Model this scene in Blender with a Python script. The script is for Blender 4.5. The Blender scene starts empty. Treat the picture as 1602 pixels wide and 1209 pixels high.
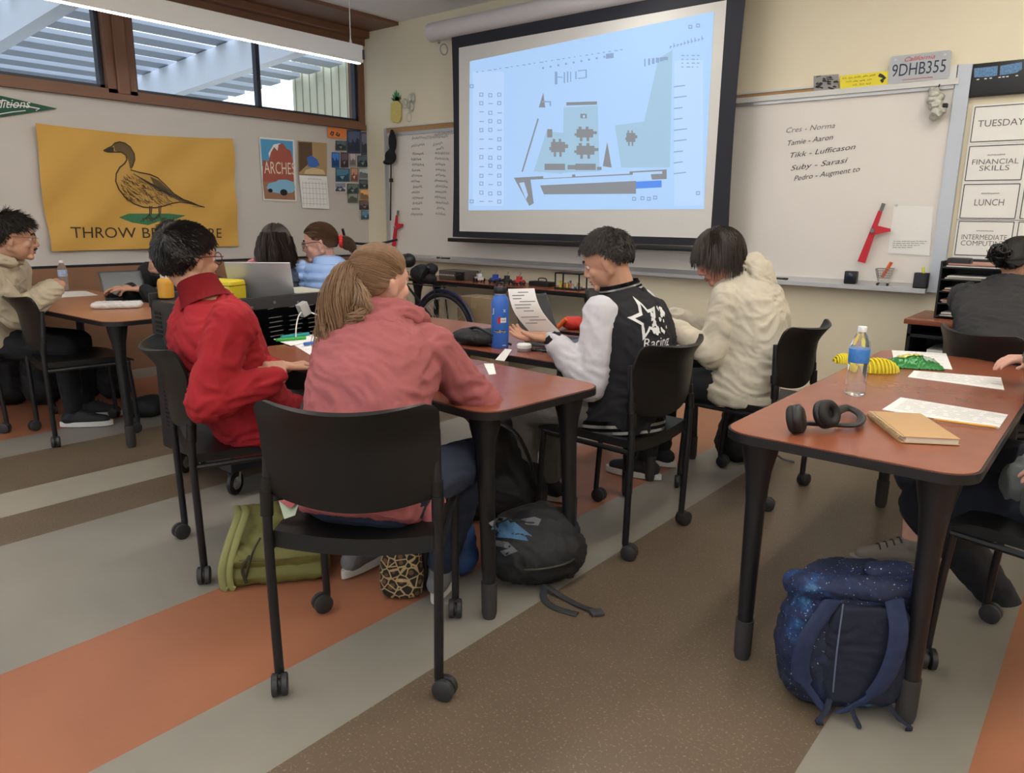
import bpy, bmesh, math, random
import numpy as np
from mathutils import Vector, Matrix, noise, kdtree
from mathutils.bvhtree import BVHTree
V = Vector
PI = math.pi
SC = bpy.context.scene
COL = SC.collection

# ------------------------------------------------------------------ camera
FPX, CAMH = 1169.8, 1.32
yaw, pitch, roll = -.6842, .2227, .0123
_f = V((math.sin(yaw)*math.cos(pitch), math.cos(yaw)*math.cos(pitch), -math.sin(pitch)))
_r = V((math.cos(yaw), -math.sin(yaw), 0)); _u = _r.cross(_f)
_r, _u = math.cos(roll)*_r + math.sin(roll)*_u, -math.sin(roll)*_r + math.cos(roll)*_u
CAM = V((0, 0, CAMH))
cd = bpy.data.cameras.new('camera'); cam = bpy.data.objects.new('camera', cd); COL.objects.link(cam)
cd.sensor_width = 36; cd.lens = 36*FPX/1602; cd.clip_start = .05; cd.clip_end = 200
cam.matrix_world = Matrix(((_r.x, _u.x, -_f.x, 0), (_r.y, _u.y, -_f.y, 0), (_r.z, _u.z, -_f.z, CAMH), (0, 0, 0, 1)))
SC.camera = cam
# ------------------------------------------------------------------ world, exposure
SC.view_settings.view_transform = 'Standard'; SC.view_settings.look = 'None'
SC.view_settings.gamma = 1; SC.view_settings.use_curve_mapping = False
SC.view_settings.exposure = 0.6
W = bpy.data.worlds.new('world'); SC.world = W; W.use_nodes = True
nt = W.node_tree; bg = nt.nodes['Background']
tc = nt.nodes.new('ShaderNodeTexCoord'); sp = nt.nodes.new('ShaderNodeSeparateXYZ'); cr = nt.nodes.new('ShaderNodeValToRGB')
nt.links.new(tc.outputs['Generated'], sp.inputs[0]); nt.links.new(sp.outputs['Z'], cr.inputs[0]); nt.links.new(cr.outputs[0], bg.inputs[0])
cr.color_ramp.elements[0].position = 0.0; cr.color_ramp.elements[0].color = (.80, .83, .86, 1)
cr.color_ramp.elements[1].position = .6; cr.color_ramp.elements[1].color = (.62, .78, 1.0, 1)
bg.inputs[1].default_value = 1.7
LAMP = 9.0      # strength of the pendant lamps' diffusers
SCREEN = 0.62    # strength of the projected picture

# ------------------------------------------------------------------ measuring helpers (photo pixel -> real point on a known plane)
def ray(x, y): return _f*FPX + _r*(x-801) + _u*(604.5-y)
def Pz(x, y, z=0.): r = ray(x, y); return CAM + r*((z-CAMH)/r.z)
def PY(x, y, Y): r = ray(x, y); return CAM + r*(Y/r.y)
def PX(x, y, X): r = ray(x, y); return CAM + r*(X/r.x)
def P3(x, y, d): return CAM + ray(x, y)*(d/FPX)
RT = V((math.cos(yaw), -math.sin(yaw), 0)); AW = V((math.sin(yaw), math.cos(yaw), 0))
def ang(a): a = math.radians(a); return RT*math.cos(a) + AW*math.sin(a)   # 0 right, 90 away, 180 left

# ------------------------------------------------------------------ materials
MATS = {}
def mat(name, col, rough=.6, metal=0., bump=0., bscale=200., spec=.5, emit=None, var=0., vscale=4., sheen=0., trans=0., ior=1.45, coat=0.):
    if name in MATS: return MATS[name]
    m = bpy.data.materials.new(name); m.use_nodes = True; n = m.node_tree.nodes; l = m.node_tree.links
    b = n['Principled BSDF']; c = tuple(col)+(1,)
    b.inputs['Base Color'].default_value = c; b.inputs['Roughness'].default_value = rough; b.inputs['Metallic'].default_value = metal
    b.inputs['Specular IOR Level'].default_value = spec; b.inputs['IOR'].default_value = ior
    if sheen: b.inputs['Sheen Weight'].default_value = sheen
    if trans: b.inputs['Transmission Weight'].default_value = trans
    if coat: b.inputs['Coat Weight'].default_value = coat
    if emit: b.inputs['Base Color'].default_value = tuple(x*.2 for x in col)+(1,)
    if emit: b.inputs['Emission Color'].default_value = c; b.inputs['Emission Strength'].default_value = emit
    if bump or var: t = n.new('ShaderNodeTexCoord')
    if bump:
        no = n.new('ShaderNodeTexNoise'); no.inputs['Scale'].default_value = bscale; no.inputs['Detail'].default_value = 3
        bu = n.new('ShaderNodeBump'); bu.inputs['Strength'].default_value = bump; bu.inputs['Distance'].default_value = .003
        l.new(t.outputs['Object'], no.inputs['Vector']); l.new(no.outputs[0], bu.inputs['Height']); l.new(bu.outputs[0], b.inputs['Normal'])
    if var:
        no = n.new('ShaderNodeTexNoise'); no.inputs['Scale'].default_value = vscale; no.inputs['Detail'].default_value = 5
        mx = n.new('ShaderNodeMix'); mx.data_type = 'RGBA'
        mx.inputs['A'].default_value = tuple(max(0, x*(1-var)) for x in col)+(1,); mx.inputs['B'].default_value = tuple(min(1, x*(1+var)) for x in col)+(1,)
        l.new(t.outputs['Object'], no.inputs['Vector']); l.new(no.outputs[0], mx.inputs['Factor']); l.new(mx.outputs['Result'], b.inputs['Base Color'])
    MATS[name] = m; return m

# ------------------------------------------------------------------ object helpers
def tag(o, label, cat, group=None):
    o['label'] = label; o['category'] = cat
    if group: o['group'] = group
    return o
def thing(name, label, cat, loc=(0, 0, 0), rz=0., group=None):
    o = bpy.data.objects.new(name, None); COL.objects.link(o); o.empty_display_size = .05
    o.location = loc; o.rotation_euler = (0, 0, rz); return tag(o, label, cat, group)
def link(name, me, parent=None, m=None):
    o = bpy.data.objects.new(name, me); COL.objects.link(o)
    if m is not None: me.materials.append(m)
    if parent is not None: o.parent = parent
    return o
def obj(name, bm, m=None, parent=None, smooth=True, world=False, sharp=35):
    """bmesh -> one mesh object; world=True: coordinates are world ones although the parent is moved"""
    if world and parent is not None:
        bm.transform(wm(parent).inverted())
    bmesh.ops.recalc_face_normals(bm, faces=bm.faces)
    if smooth:
        for f in bm.faces: f.smooth = True
        for e in bm.edges:
            if len(e.link_faces) == 2 and e.calc_face_angle(0) > math.radians(sharp): e.smooth = False
    me = bpy.data.meshes.new(name); bm.to_mesh(me); bm.free()
    return link(name, me, parent, m)
def wm(o):
    M = Matrix.Identity(4)
    while o is not None:
        M = Matrix.Translation(o.location) @ o.rotation_euler.to_matrix().to_4x4() @ M; o = o.parent
    return M
def struct(name, bm, m, parent=None):
    o = obj(name, bm, m, parent, smooth=False)
    if parent is None: o['kind'] = 'structure'
    return o
def dup(root, loc, rz, label, group=None):
    r = root.copy(); COL.objects.link(r); r.location = loc; r.rotation_euler = (0, 0, rz); r['label'] = label
    if group: r['group'] = group
    def rec(a, b):
        for ch in list(a.children):
            c = ch.copy(); COL.objects.link(c); c.parent = b; rec(ch, c)
    rec(root, r); return r
def BM(): return bmesh.new()
def box(bm, lo, hi, bev=0., seg=2, M=None):
    g = bmesh.ops.create_cube(bm, size=1)['verts']; lo = V(lo); hi = V(hi)
    for v in g: v.co = V([(lo[i]+hi[i])/2 + v.co[i]*(hi[i]-lo[i]) for i in range(3)])
    if bev:
        es = list({e for v in g for e in v.link_edges})
        r = bmesh.ops.bevel(bm, geom=es, offset=bev, segments=seg, affect='EDGES', profile=.6)
        g = list({v for f in r['faces'] for v in f.verts} | {v for v in g if v.is_valid})
    if M is not None:
        for v in g: v.co = M @ v.co
    return g
def ring(bm, c, x, y, rx, ry, n=12, ph=0.):
    return [bm.verts.new(c + x*(rx*math.cos(2*PI*k/n+ph)) + y*(ry*math.sin(2*PI*k/n+ph))) for k in range(n)]
def bridge(bm, A, B):
    n = len(A)
    for k in range(n): bm.faces.new((A[k], A[(k+1) % n], B[(k+1) % n], B[k]))
def tube(bm, pts, r, n=10, cap=True, flat=1.):
    pts = [V(p) for p in pts]; rs = r if isinstance(r, (list, tuple)) else [r]*len(pts)
    up = V((0, 0, 1)); prev = None; x = None
    for i, p in enumerate(pts):
        d = (pts[min(i+1, len(pts)-1)] - pts[max(i-1, 0)]).normalized()
        if x is None:
            x = d.cross(up)
            if x.length < .1: x = V((1, 0, 0))
        x = (x - d*x.dot(d)).normalized(); y = d.cross(x)
        R = ring(bm, p, x, y, rs[i], rs[i]*flat, n)
        if prev: bridge(bm, prev, R)
        elif cap: bm.faces.new(R[::-1])
        prev = R
    if cap: bm.faces.new(prev)
def curve(pts, n=8):
    """Catmull-Rom through points"""
    P = [V(p) for p in pts]; P = [P[0]*2-P[1]] + P + [P[-1]*2-P[-2]]; out = []
    for i in range(1, len(P)-2):
        for k in range(n):
            t = k/n; a, b, c, d = P[i-1:i+3]
            out.append(.5*((2*b)+(c-a)*t+(2*a-5*b+4*c-d)*t*t+(3*b-a-3*c+d)*t**3))
    out.append(P[-2]); return out
def lathe(bm, prof, n=24, c=(0, 0, 0)):
    c = V(c); prev = None
    for r, z in prof:
        R = ring(bm, c+V((0, 0, z)), V((1, 0, 0)), V((0, 1, 0)), max(r, 1e-4), max(r, 1e-4), n)
        if prev: bridge(bm, prev, R)
        else: bm.faces.new(R[::-1])
        prev = R
    bm.faces.new(prev)
def disc(bm, c, axis, r, w, n=20, bev=.15):
    axis = V(axis).normalized(); x = axis.orthogonal().normalized(); y = axis.cross(x); c = V(c); prev = None
    for t, s in ((-.5, 1-bev), (-.5+bev, 1), (.5-bev, 1), (.5, 1-bev)):
        R = ring(bm, c+axis*w*t, x, y, r*s, r*s, n)
        if prev: bridge(bm, prev, R)
        else: bm.faces.new(R[::-1])
        prev = R
    bm.faces.new(prev)
def torus(bm, c, axis, R, r, n=32, m=8, a0=0., a1=2*PI, x=None):
    axis = V(axis).normalized(); x = V(x).normalized() if x else axis.orthogonal().normalized(); y = axis.cross(x); c = V(c)
    closed = abs(a1-a0-2*PI) < 1e-6; prev = first = None
    for k in range(n if closed else n+1):
        a = a0+(a1-a0)*k/n; d = x*math.cos(a)+y*math.sin(a)
        Q = ring(bm, c+d*R, d, axis, r, r, m)
        if prev: bridge(bm, prev, Q)
        else:
            first = Q
            if not closed: bm.faces.new(Q[::-1])
        prev = Q
    if closed: bridge(bm, prev, first)
    else: bm.faces.new(prev)
def poly(bm, pts, nrm, th):
    """flat polygon with thickness th towards nrm"""
    nrm = V(nrm).normalized(); A = [bm.verts.new(V(p)) for p in pts]; B = [bm.verts.new(V(p)+nrm*th) for p in pts]
    bm.faces.new(A[::-1]); bm.faces.new(B); bridge(bm, A, B)
def rrect(w, h, r, n=6, cx=0., cy=0.):
    o = []
    for sx, sy, a in ((1, 1, 0), (-1, 1, 90), (-1, -1, 180), (1, -1, 270)):
        for k in range(n+1):
            t = math.radians(a+90*k/n); o.append((cx+sx*(w/2-r)+r*math.cos(t), cy+sy*(h/2-r)+r*math.sin(t)))
    return o
def slab(bm, outline, z0, z1, bev=.0):
    poly(bm, [(x, y, z0) for x, y in outline], (0, 0, 1), z1-z0)
def grid(bm, fn, nu, nv, th=0.):
    vs = [[bm.verts.new(V(fn(i/nu, j/nv))) for j in range(nv+1)] for i in range(nu+1)]
    fs = [bm.faces.new((vs[i][j], vs[i+1][j], vs[i+1][j+1], vs[i][j+1])) for i in range(nu) for j in range(nv)]
    if th: bmesh.ops.recalc_face_normals(bm, faces=fs); bmesh.ops.solidify(bm, geom=fs, thickness=th)
def stroke(bm, pts, w, nrm, th=.0015):
    """flat ribbon along pts lying on a surface with normal nrm"""
    nrm = V(nrm).normalized(); pts = [V(p) for p in pts]; L = []; R = []
    for i, p in enumerate(pts):
        d = pts[min(i+1, len(pts)-1)] - pts[max(i-1, 0)]
        if d.length < 1e-6: d = V((0, 0, 1))
        s = d.normalized().cross(nrm).normalized()*w/2; L.append(bm.verts.new(p+s+nrm*th)); R.append(bm.verts.new(p-s+nrm*th))
    for i in range(len(pts)-1): bm.faces.new((L[i], R[i], R[i+1], L[i+1]))
def scribble(bm, o, ux, uy, w, h, nrm, rnd, lw=.004):
    """an illegible written word: small zigzag"""
    n = max(3, int(w/(h*.55))); pts = []
    for k in range(n*2+1): pts.append(V(o)+ux*(w*k/(2*n)+rnd.uniform(-.1, .1)*h) + uy*(h*(rnd.uniform(.55, 1) if k % 2 else rnd.uniform(0, .3))))
    stroke(bm, pts, lw, nrm)
def text(s, o, ux, uy, h, m, parent, name='lettering', w=None, th=.001, nrm=None, shear=0., world=True, sub=0):
    """s written with its lower left at o, along ux, capital height h; stretched to width w"""
    cu = bpy.data.curves.new('t', 'FONT'); cu.body = s; cu.size = 1; cu.shear = shear; cu.resolution_u = 3
    ob = bpy.data.objects.new('t', cu); me = bpy.data.meshes.new_from_object(ob)
    bm = BM(); bm.from_mesh(me); bpy.data.objects.remove(ob); bpy.data.meshes.remove(me)
    xs = [v.co.x for v in bm.verts]; x0, x1 = min(xs), max(xs); sy = h/.69; sx = (w/(x1-x0)) if w else sy
    ux = V(ux).normalized(); uy = V(uy).normalized(); nn = V(nrm).normalized() if nrm else ux.cross(uy).normalized()
    for v in bm.verts: v.co = V(o) + ux*((v.co.x-x0)*sx) + uy*(v.co.y*sy) + nn*th
    if sub:
        bmesh.ops.triangulate(bm, faces=bm.faces)
        bmesh.ops.subdivide_edges(bm, edges=bm.edges, cuts=sub, use_grid_fill=True)
    if parent is None: return bm
    return obj(name, bm, m, parent, smooth=False, world=world)

# ------------------------------------------------------------------ soft shapes: overlapping solids fused into one continuous skin
def csph(bm, c, r, n=2):
    g = bmesh.ops.create_icosphere(bm, subdivisions=n, radius=r)['verts']
    for v in g: v.co += V(c)
    return g
def cap(bm, a, b, ra, rb=None, n=2):
    rb = ra if rb is None else rb; a = V(a); b = V(b)
    t = BM(); csph(t, a, ra, n); csph(t, b, rb, n)
    r = bmesh.ops.convex_hull(t, input=t.verts)
    dead = [g for g in r['geom_interior'] if isinstance(g, bmesh.types.BMVert)] + [g for g in r['geom_unused'] if isinstance(g, bmesh.types.BMVert)]
    bmesh.ops.delete(t, geom=list(set(dead)), context='VERTS')
    me = bpy.data.meshes.new('t'); t.to_mesh(me); t.free(); bm.from_mesh(me); bpy.data.meshes.remove(me)
def chain(bm, pts, rs, n=2):
    for i in range(len(pts)-1): cap(bm, pts[i], pts[i+1], rs[i], rs[i+1], n)
def ell(bm, c, r, M=None, n=3):
    g = bmesh.ops.create_icosphere(bm, subdivisions=n, radius=1)['verts']; M = M or Matrix.Identity(3)
    for v in g: v.co = V(c) + M @ V((v.co.x*r[0], v.co.y*r[1], v.co.z*r[2]))
def loft(bm, rings, n=20, pw=.8):
    """rings: (centre, side vector, front vector, half width, half depth); closed ends"""
    prev = None
    for c, s, f, a, b in rings:
        R = []
        for k in range(n):
            t = 2*PI*k/n; cx, sy = math.cos(t), math.sin(t)
            R.append(bm.verts.new(V(c) + s*(a*math.copysign(abs(cx)**pw, cx)) + f*(b*math.copysign(abs(sy)**pw, sy))))
        if prev: bridge(bm, prev, R)
        else: bm.faces.new(R[::-1])
        prev = R
    bm.faces.new(prev)
def wrinkle(A=.006, s=9., seed=0, dirn=None, fine=.3):
    off = V((seed*3.1, seed*1.7, -seed*2.3)); dirn = V(dirn).normalized() if dirn else V((.3, .2, 1)).normalized()
    def f(p, nn):
        q = p*s*.45 + off; w = V((noise.noise(q), noise.noise(q+V((7, 3, 1))), noise.noise(q+V((1, 9, 4)))))
        q = p*s + w*1.3 + off; q = q + dirn*(q.dot(dirn)*1.2)
        r = 1-abs(noise.noise(q))*2.6
        r2 = 1-abs(noise.noise(q*2.3+V((5, 5, 5))))*2.4
        return A*(max(r, -.6)*.8 + r2*fine)
    return f
def fuse(name, bm, m, parent, vox=.009, sm=4, disp=None, world=True, red=None):
    me = bpy.data.meshes.new('t'); bmesh.ops.recalc_face_normals(bm, faces=bm.faces); bm.to_mesh(me); bm.free()
    ob = bpy.data.objects.new('t', me); COL.objects.link(ob)
    a = ob.modifiers.new('r', 'REMESH'); a.mode = 'VOXEL'; a.voxel_size = vox; a.adaptivity = 0
    if sm: b = ob.modifiers.new('s', 'SMOOTH'); b.factor = .5; b.iterations = sm
    if red: c = ob.modifiers.new('d', 'DECIMATE'); c.ratio = red
    dg = bpy.context.evaluated_depsgraph_get(); out = bpy.data.meshes.new_from_object(ob.evaluated_get(dg))
    bpy.data.objects.remove(ob); bpy.data.meshes.remove(me)
    if disp:
        cos = [v.co + v.normal*disp(v.co, v.normal) for v in out.vertices]
        for v, c in zip(out.vertices, cos): v.co = c
    if world and parent is not None: out.transform(wm(parent).inverted())
    out.materials.clear(); out.polygons.foreach_set('use_smooth', [True]*len(out.polygons)); out.name = name
    return link(name, out, parent, m)
def bvh_of(o):
    M = wm(o.parent) if o.parent else Matrix.Identity(4); me = o.data
    return BVHTree.FromPolygons([M @ v.co for v in me.vertices], [tuple(p.vertices) for p in me.polygons])
def snap(bm, bvh, d, off=.003):
    """press a decal onto a surface along direction d (towards the surface)"""
    d = V(d).normalized(); bad = []
    for v in bm.verts:
        h = bvh.ray_cast(v.co - d*.5, d)
        if h[0] is None: bad.append(v)
        else: v.co = h[0] - d*off
    bmesh.ops.delete(bm, geom=bad, context='VERTS')

# ================================================================== THE ROOM
XW, YW, ZC = -6.55, 5.5, 3.2
M_wall = mat('wall_paint', (.76, .69, .52), .75, bump=.15, bscale=90)
M_board = mat('whiteboard_enamel', (.74, .70, .65), .35, spec=.4)
M_lwall = mat('left_wall_panel', (.56, .52, .48), .6, bump=.1, bscale=60, var=.03, vscale=1.2)
M_ceil = mat('ceiling_paint', (.86, .87, .88), .9)
M_brown = mat('brown_painted_wood', (.20, .095, .055), .5, bump=.2, bscale=30, var=.12, vscale=3)
M_dark = mat('dark_frame', (.03, .035, .05), .4)
M_alu = mat('aluminium', (.55, .56, .57), .4, .6)
M_wains = mat('wainscot_wood', (.24, .12, .065), .5, var=.12, vscale=5)
M_black = mat('black_plastic', (.012, .012, .013), .42, spec=.45)
M_blackm = mat('black_metal', (.010, .010, .012), .38, spec=.5)
M_white = mat('white_plastic', (.75, .75, .73), .5)
M_paper = mat('paper', (.80, .79, .76), .8)
M_ink = mat('ink', (.03, .03, .035), .7)
M_cork = mat('cork', (.40, .24, .11), .9, bump=.4, bscale=250, var=.2, vscale=80)
M_glass = mat('clear_glass', (1, 1, 1), .02, trans=1., ior=1.02, spec=.1)

# floor with stripes of vinyl running towards the front wall (limits in metres along x)
def floor_mat():
    m = bpy.data.materials.new('striped_vinyl_floor'); m.use_nodes = True; n = m.node_tree.nodes; l = m.node_tree.links
    b = n['Principled BSDF']; t = n.new('ShaderNodeTexCoord'); s = n.new('ShaderNodeSeparateXYZ'); l.new(t.outputs['Object'], s.inputs[0])
    mr = n.new('ShaderNodeMapRange'); mr.inputs[1].default_value = -8; mr.inputs[2].default_value = 4; l.new(s.outputs[0], mr.inputs[0])
    r = n.new('ShaderNodeValToRGB'); r.color_ramp.interpolation = 'CONSTANT'; l.new(mr.outputs[0], r.inputs[0])
    r2 = n.new('ShaderNodeValToRGB'); r2.color_ramp.interpolation = 'CONSTANT'; l.new(mr.outputs[0], r2.inputs[0])
    grey, beige, brown, orange = (.255, .235, .20), (.33, .30, .24), (.135, .100, .068), (.34, .135, .072)
    st = [(-8, grey, 0), (-6.15, orange, .1), (-5.015, grey, 0), (-4.67, brown, 1), (-4.03, beige, 0), (-3.70, brown, 1), (-3.385, grey, 0), (-2.405, orange, .1), (-1.783, grey, 0), (-1.46, brown, 1), (-.49, grey, 0), (-.157, orange, .1), (.7, grey, 0), (1.6, brown, 1)]
    for ramp, k in ((r, 1), (r2, 2)):
        e = ramp.color_ramp.elements
        for i, q in enumerate(st):
            p = (q[0]+8)/12; c = q[k] if k == 1 else (q[k],)*3
            el = e[0] if i == 0 else (e[1] if i == 1 else e.new(p)); el.position = p; el.color = tuple(c)+(1,)
    no = n.new('ShaderNodeTexNoise'); no.inputs['Scale'].default_value = 130; no.inputs['Detail'].default_value = 2
    l.new(t.outputs['Object'], no.inputs['Vector'])
    sr = n.new('ShaderNodeMapRange'); sr.inputs[1].default_value = .60; sr.inputs[2].default_value = .68; l.new(no.outputs[0], sr.inputs[0])
    mu = n.new('ShaderNodeMath'); mu.operation = 'MULTIPLY'; l.new(sr.outputs[0], mu.inputs[0]); l.new(r2.outputs[0], mu.inputs[1])
    mx = n.new('ShaderNodeMix'); mx.data_type = 'RGBA'; l.new(mu.outputs[0], mx.inputs['Factor']); l.new(r.outputs[0], mx.inputs['A']); mx.inputs['B'].default_value = (.26, .19, .125, 1)
    n2 = n.new('ShaderNodeTexNoise'); n2.inputs['Scale'].default_value = 2.2; n2.inputs['Detail'].default_value = 6; l.new(t.outputs['Object'], n2.inputs['Vector'])
    m2 = n.new('ShaderNodeMapRange'); m2.inputs[1].default_value = .3; m2.inputs[2].default_value = .7; m2.inputs[3].default_value = .90; m2.inputs[4].default_value = 1.08; l.new(n2.outputs[0], m2.inputs[0])
    vm = n.new('ShaderNodeVectorMath'); vm.operation = 'SCALE'; l.new(mx.outputs['Result'], vm.inputs[0]); l.new(m2.outputs[0], vm.inputs['Scale']); l.new(vm.outputs[0], b.inputs['Base Color'])
    b.inputs['Roughness'].default_value = .38; b.inputs['Specular IOR Level'].default_value = .35
    return m
bm = BM(); box(bm, (XW-.2, -3.2, -.1), (2.8, YW+.2, 0)); struct('floor', bm, floor_mat())
bm = BM(); box(bm, (XW-.2, -3.2, ZC), (2.8, YW+.2, ZC+.1)); struct('ceiling', bm, M_ceil)
bm = BM(); box(bm, (XW-.2, YW, 0), (2.8, YW+.15, ZC)); struct('wall_front', bm, M_wall)
bm = BM(); box(bm, (2.6, -3.2, 0), (2.8, YW, ZC)); struct('wall_right', bm, M_wall)
bm = BM(); box(bm, (XW-.2, -3.2, 0), (2.6, -3.0, .95)); box(bm, (XW-.2, -3.2, 2.75), (2.6, -3.0, ZC))
for x in (XW-.2, -3.4, -.4, 2.5): box(bm, (x, -3.2, .95), (x+.2, -3.0, 2.75))
struct('wall_back', bm, M_wall)
for i, (a, b_) in enumerate(((XW, -3.4), (-3.2, -.4), (-.2, 2.5))):
    bm = BM(); box(bm, (a, -3.12, .95), (b_, -3.10, 2.75)); struct('window_%d' % (i+4), bm, M_glass)  # unseen back windows, added to let soft sky light into the room
# left wall: wainscot, pale panel, sill, clerestory windows, header
YS = [(-2.6, .1), (.36, 2.86), (3.09, 5.44)]
bm = BM(); box(bm, (XW-.2, -3.0, 0), (XW, YW, 2.24)); box(bm, (XW-.2, -3.0, 3.1), (XW, YW, ZC)); struct('wall_left', bm, M_lwall)
bm = BM(); box(bm, (XW, -3.0, 0), (XW+.035, YW, .885)); struct('trim_1', bm, M_wains)
bm = BM(); box(bm, (XW, -3.0, .885), (XW+.03, YW, .905)); struct('trim_2', bm, M_black)
bm = BM(); box(bm, (XW-.05, -3.0, 2.2), (XW+.05, 5.47, 2.25)); box(bm, (XW-.05, -3.0, 2.25), (XW+.02, 5.47, 2.285)); struct('trim_3', bm, M_brown)
bm = BM()
box(bm, (XW-.19, -3.0, 3.04), (XW+.03, YW-.002, 3.17)); box(bm, (XW, -3.0, 3.10), (XW+.11, YW-.002, 3.17), .01); box(bm, (XW-.01, -3.0, 3.168), (-6.0, YW-.002, 3.199))
struct('trim_4', bm, M_brown)
bm = BM()
for a, b_ in ((-3.0, -2.6), (.1, .36), (2.86, 3.09)):
    box(bm, (XW-.19, a, 2.25), (XW+.02, b_, 3.06)); box(bm, (XW+.02, (a+b_)/2-.05, 2.25), (XW+.045, (a+b_)/2+.05, 3.06), .01)
box(bm, (XW-.19, 5.44, 2.25), (XW, YW, 3.06))
struct('trim_5', bm, M_brown)
for i, (a, b_) in enumerate(YS):
    bm = BM()
    for y0, y1, z0, z1 in ((a, b_, 2.285, 2.315), (a, b_, 3.01, 3.04), (a, a+.035, 2.285, 3.04), (b_-.035, b_, 2.285, 3.04), ((a+b_)/2-.02, (a+b_)/2+.02, 2.3, 3.02)):
        box(bm, (XW-.1, y0, z0), (XW-.04, y1, z1))
    o = struct('window_%d' % (i+1), bm, M_dark)
    bm = BM(); box(bm, (XW-.075, a+.03, 2.31), (XW-.07, b_-.03, 3.02)); struct('window_pane', bm, M_glass, o)

# ------------------------------------------------------------------ outside the clerestory: slatted canopy on white beams, neighbouring wing, hedge
M_slat = mat('canopy_slat', (.40, .43, .48), .7)
M_beam = mat('white_painted_beam', (.78, .80, .84), .6)
t = thing('slatted_canopy', 'grey slatted canopy roof on white beams outside the clerestory windows', 'canopy', (-9, 4, 3.3))
zb = lambda x: 2.95+.07*(x+7)
bm = BM(); x = -6.9
while x > -11.3: poly(bm, [(x, -2, zb(x)+.36), (x-.26, -2, zb(x-.26)+.36), (x-.26, -2, zb(x-.26)+.41), (x, -2, zb(x)+.41)], (0, 1, 0), 8.6); x -= .46
obj('slats', bm, M_slat, t, smooth=False, world=True)
for y in (.5, 2.75, 4.98):
    bm = BM(); poly(bm, [(-6.80, y, zb(-6.8)), (-11.4, y, zb(-11.4)), (-11.4, y, zb(-11.4)+.35), (-6.80, y, zb(-6.8)+.35)], (0, 1, 0), .14); obj('beam', bm, M_beam, t, smooth=False, world=True)
bm = BM(); box(bm, (-11.55, -2, zb(-11.4)-.02), (-11.42, 6.6, zb(-11.4)+.36)); obj('fascia', bm, mat('fascia', (.30, .36, .48), .6), t, smooth=False, world=True)
for y in (.5, 4.98):
    bm = BM(); box(bm, (-11.4, y, 0), (-11.28, y+.12, 2.66)); obj('post', bm, M_beam, t, smooth=False, world=True)
t = thing('neighbouring_wing', 'cream wall of grooved siding seen through the right clerestory window', 'building', (-8.4, 6, 0))
bm = BM(); box(bm, (-9.47, 6.66, 0), (-8.05, 9, 4.4)); obj('siding', bm, mat('cream_siding', (.62, .58, .42), .8), t, smooth=False, world=True)
bm = BM(); random.seed(3)
for k in range(9):
    x = -9.40+k*.16; box(bm, (x, 6.650, 1.5), (x+.010, 6.665, 4.4))
obj('groove', bm, mat('siding_shadow_gap', (.30, .28, .20), .9), t, smooth=False, world=True)
bm = BM(); box(bm, (-8.05, 6.60, 0), (-7.6, 9, 4.4)); obj('corner_board', bm, M_beam, t, smooth=False, world=True)
t = thing('concrete_wall', 'bright textured garden wall beyond the canopy', 'wall', (-16, 4, 0))
bm = BM(); grid(bm, lambda u, v: (-16+.12*noise.noise(V((u*60, v*14, 0))), -8+u*34, v*3.6), 160, 20, .2)
obj('wall_face', bm, mat('bright_stucco', (.85, .88, .9), .9, bump=.6, bscale=12, var=.15, vscale=9), t, world=True)
bm = BM(); box(bm, (-30, -12, -.14), (XW-.2, 14, -.02)); struct('ground', bm, mat('outside_ground', (.35, .34, .31), .9))

# ------------------------------------------------------------------ pendant lamps
M_lamp = mat('lamp_housing', (.72, .70, .66), .5)
M_dif = mat('lamp_diffuser', (1, .95, .87), .5, emit=LAMP)
def pendant(x, y0, y1, z, label, wide=.07, strip=None):
    t = thing('pendant_light', label, 'light', (x, (y0+y1)/2, z))
    bm = BM(); box(bm, (x-wide, y0, z+.004), (x+wide, y1, z+.145), .006); obj('housing', bm, M_lamp, t, world=True)
    bm = BM(); sw_ = strip or wide-.004; box(bm, (x-sw_, y0+.01, z-.002), (x+sw_, y1-.01, z+.006)); obj('diffuser', bm, M_dif, t, smooth=False, world=True)
    if not strip: bm = BM(); box(bm, (x-wide+.012, y0+.02, z+.146), (x+wide-.012, y1-.02, z+.150)); obj('added_uplight', bm, M_dif, t, smooth=False, world=True)  # glowing top strip added to bounce soft light off the ceiling
    for y in (y0+.1, (y0+y1)/2, y1-.1):
        bm = BM(); tube(bm, [(x, y, z+.14), (x, y, ZC)], .004, 6); lathe(bm, [(.012, z+.14), (.012, z+.16), (.005, z+.19)], 8, (x, y, 0)); obj('cable', bm, M_white, t, world=True)
    bm = BM(); box(bm, (x-wide-.012, y1-.01, z+.03), (x+wide+.012, y1+.006, z+.11), .004); obj('end_cap', bm, M_dark if x < -5 else M_lamp, t, world=True)
pendant(-5.5, -2.2, 4.58, 2.615, 'long white pendant light hanging in front of the clerestory windows', .045, .018)
pendant(-3.0, -2.2, 5.0, 2.98, 'unseen long white pendant light added above the middle tables to light the room', .10)  # this and the next two: unseen pendants added to brighten room and front wall
pendant(-.5, -2.2, 4.9, 2.98, 'unseen long white pendant light added above the right table to light the room', .10)
pendant(1.6, -2.2, 4.9, 2.98, 'unseen long white pendant light added nearest the right wall to light the room', .10)

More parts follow.
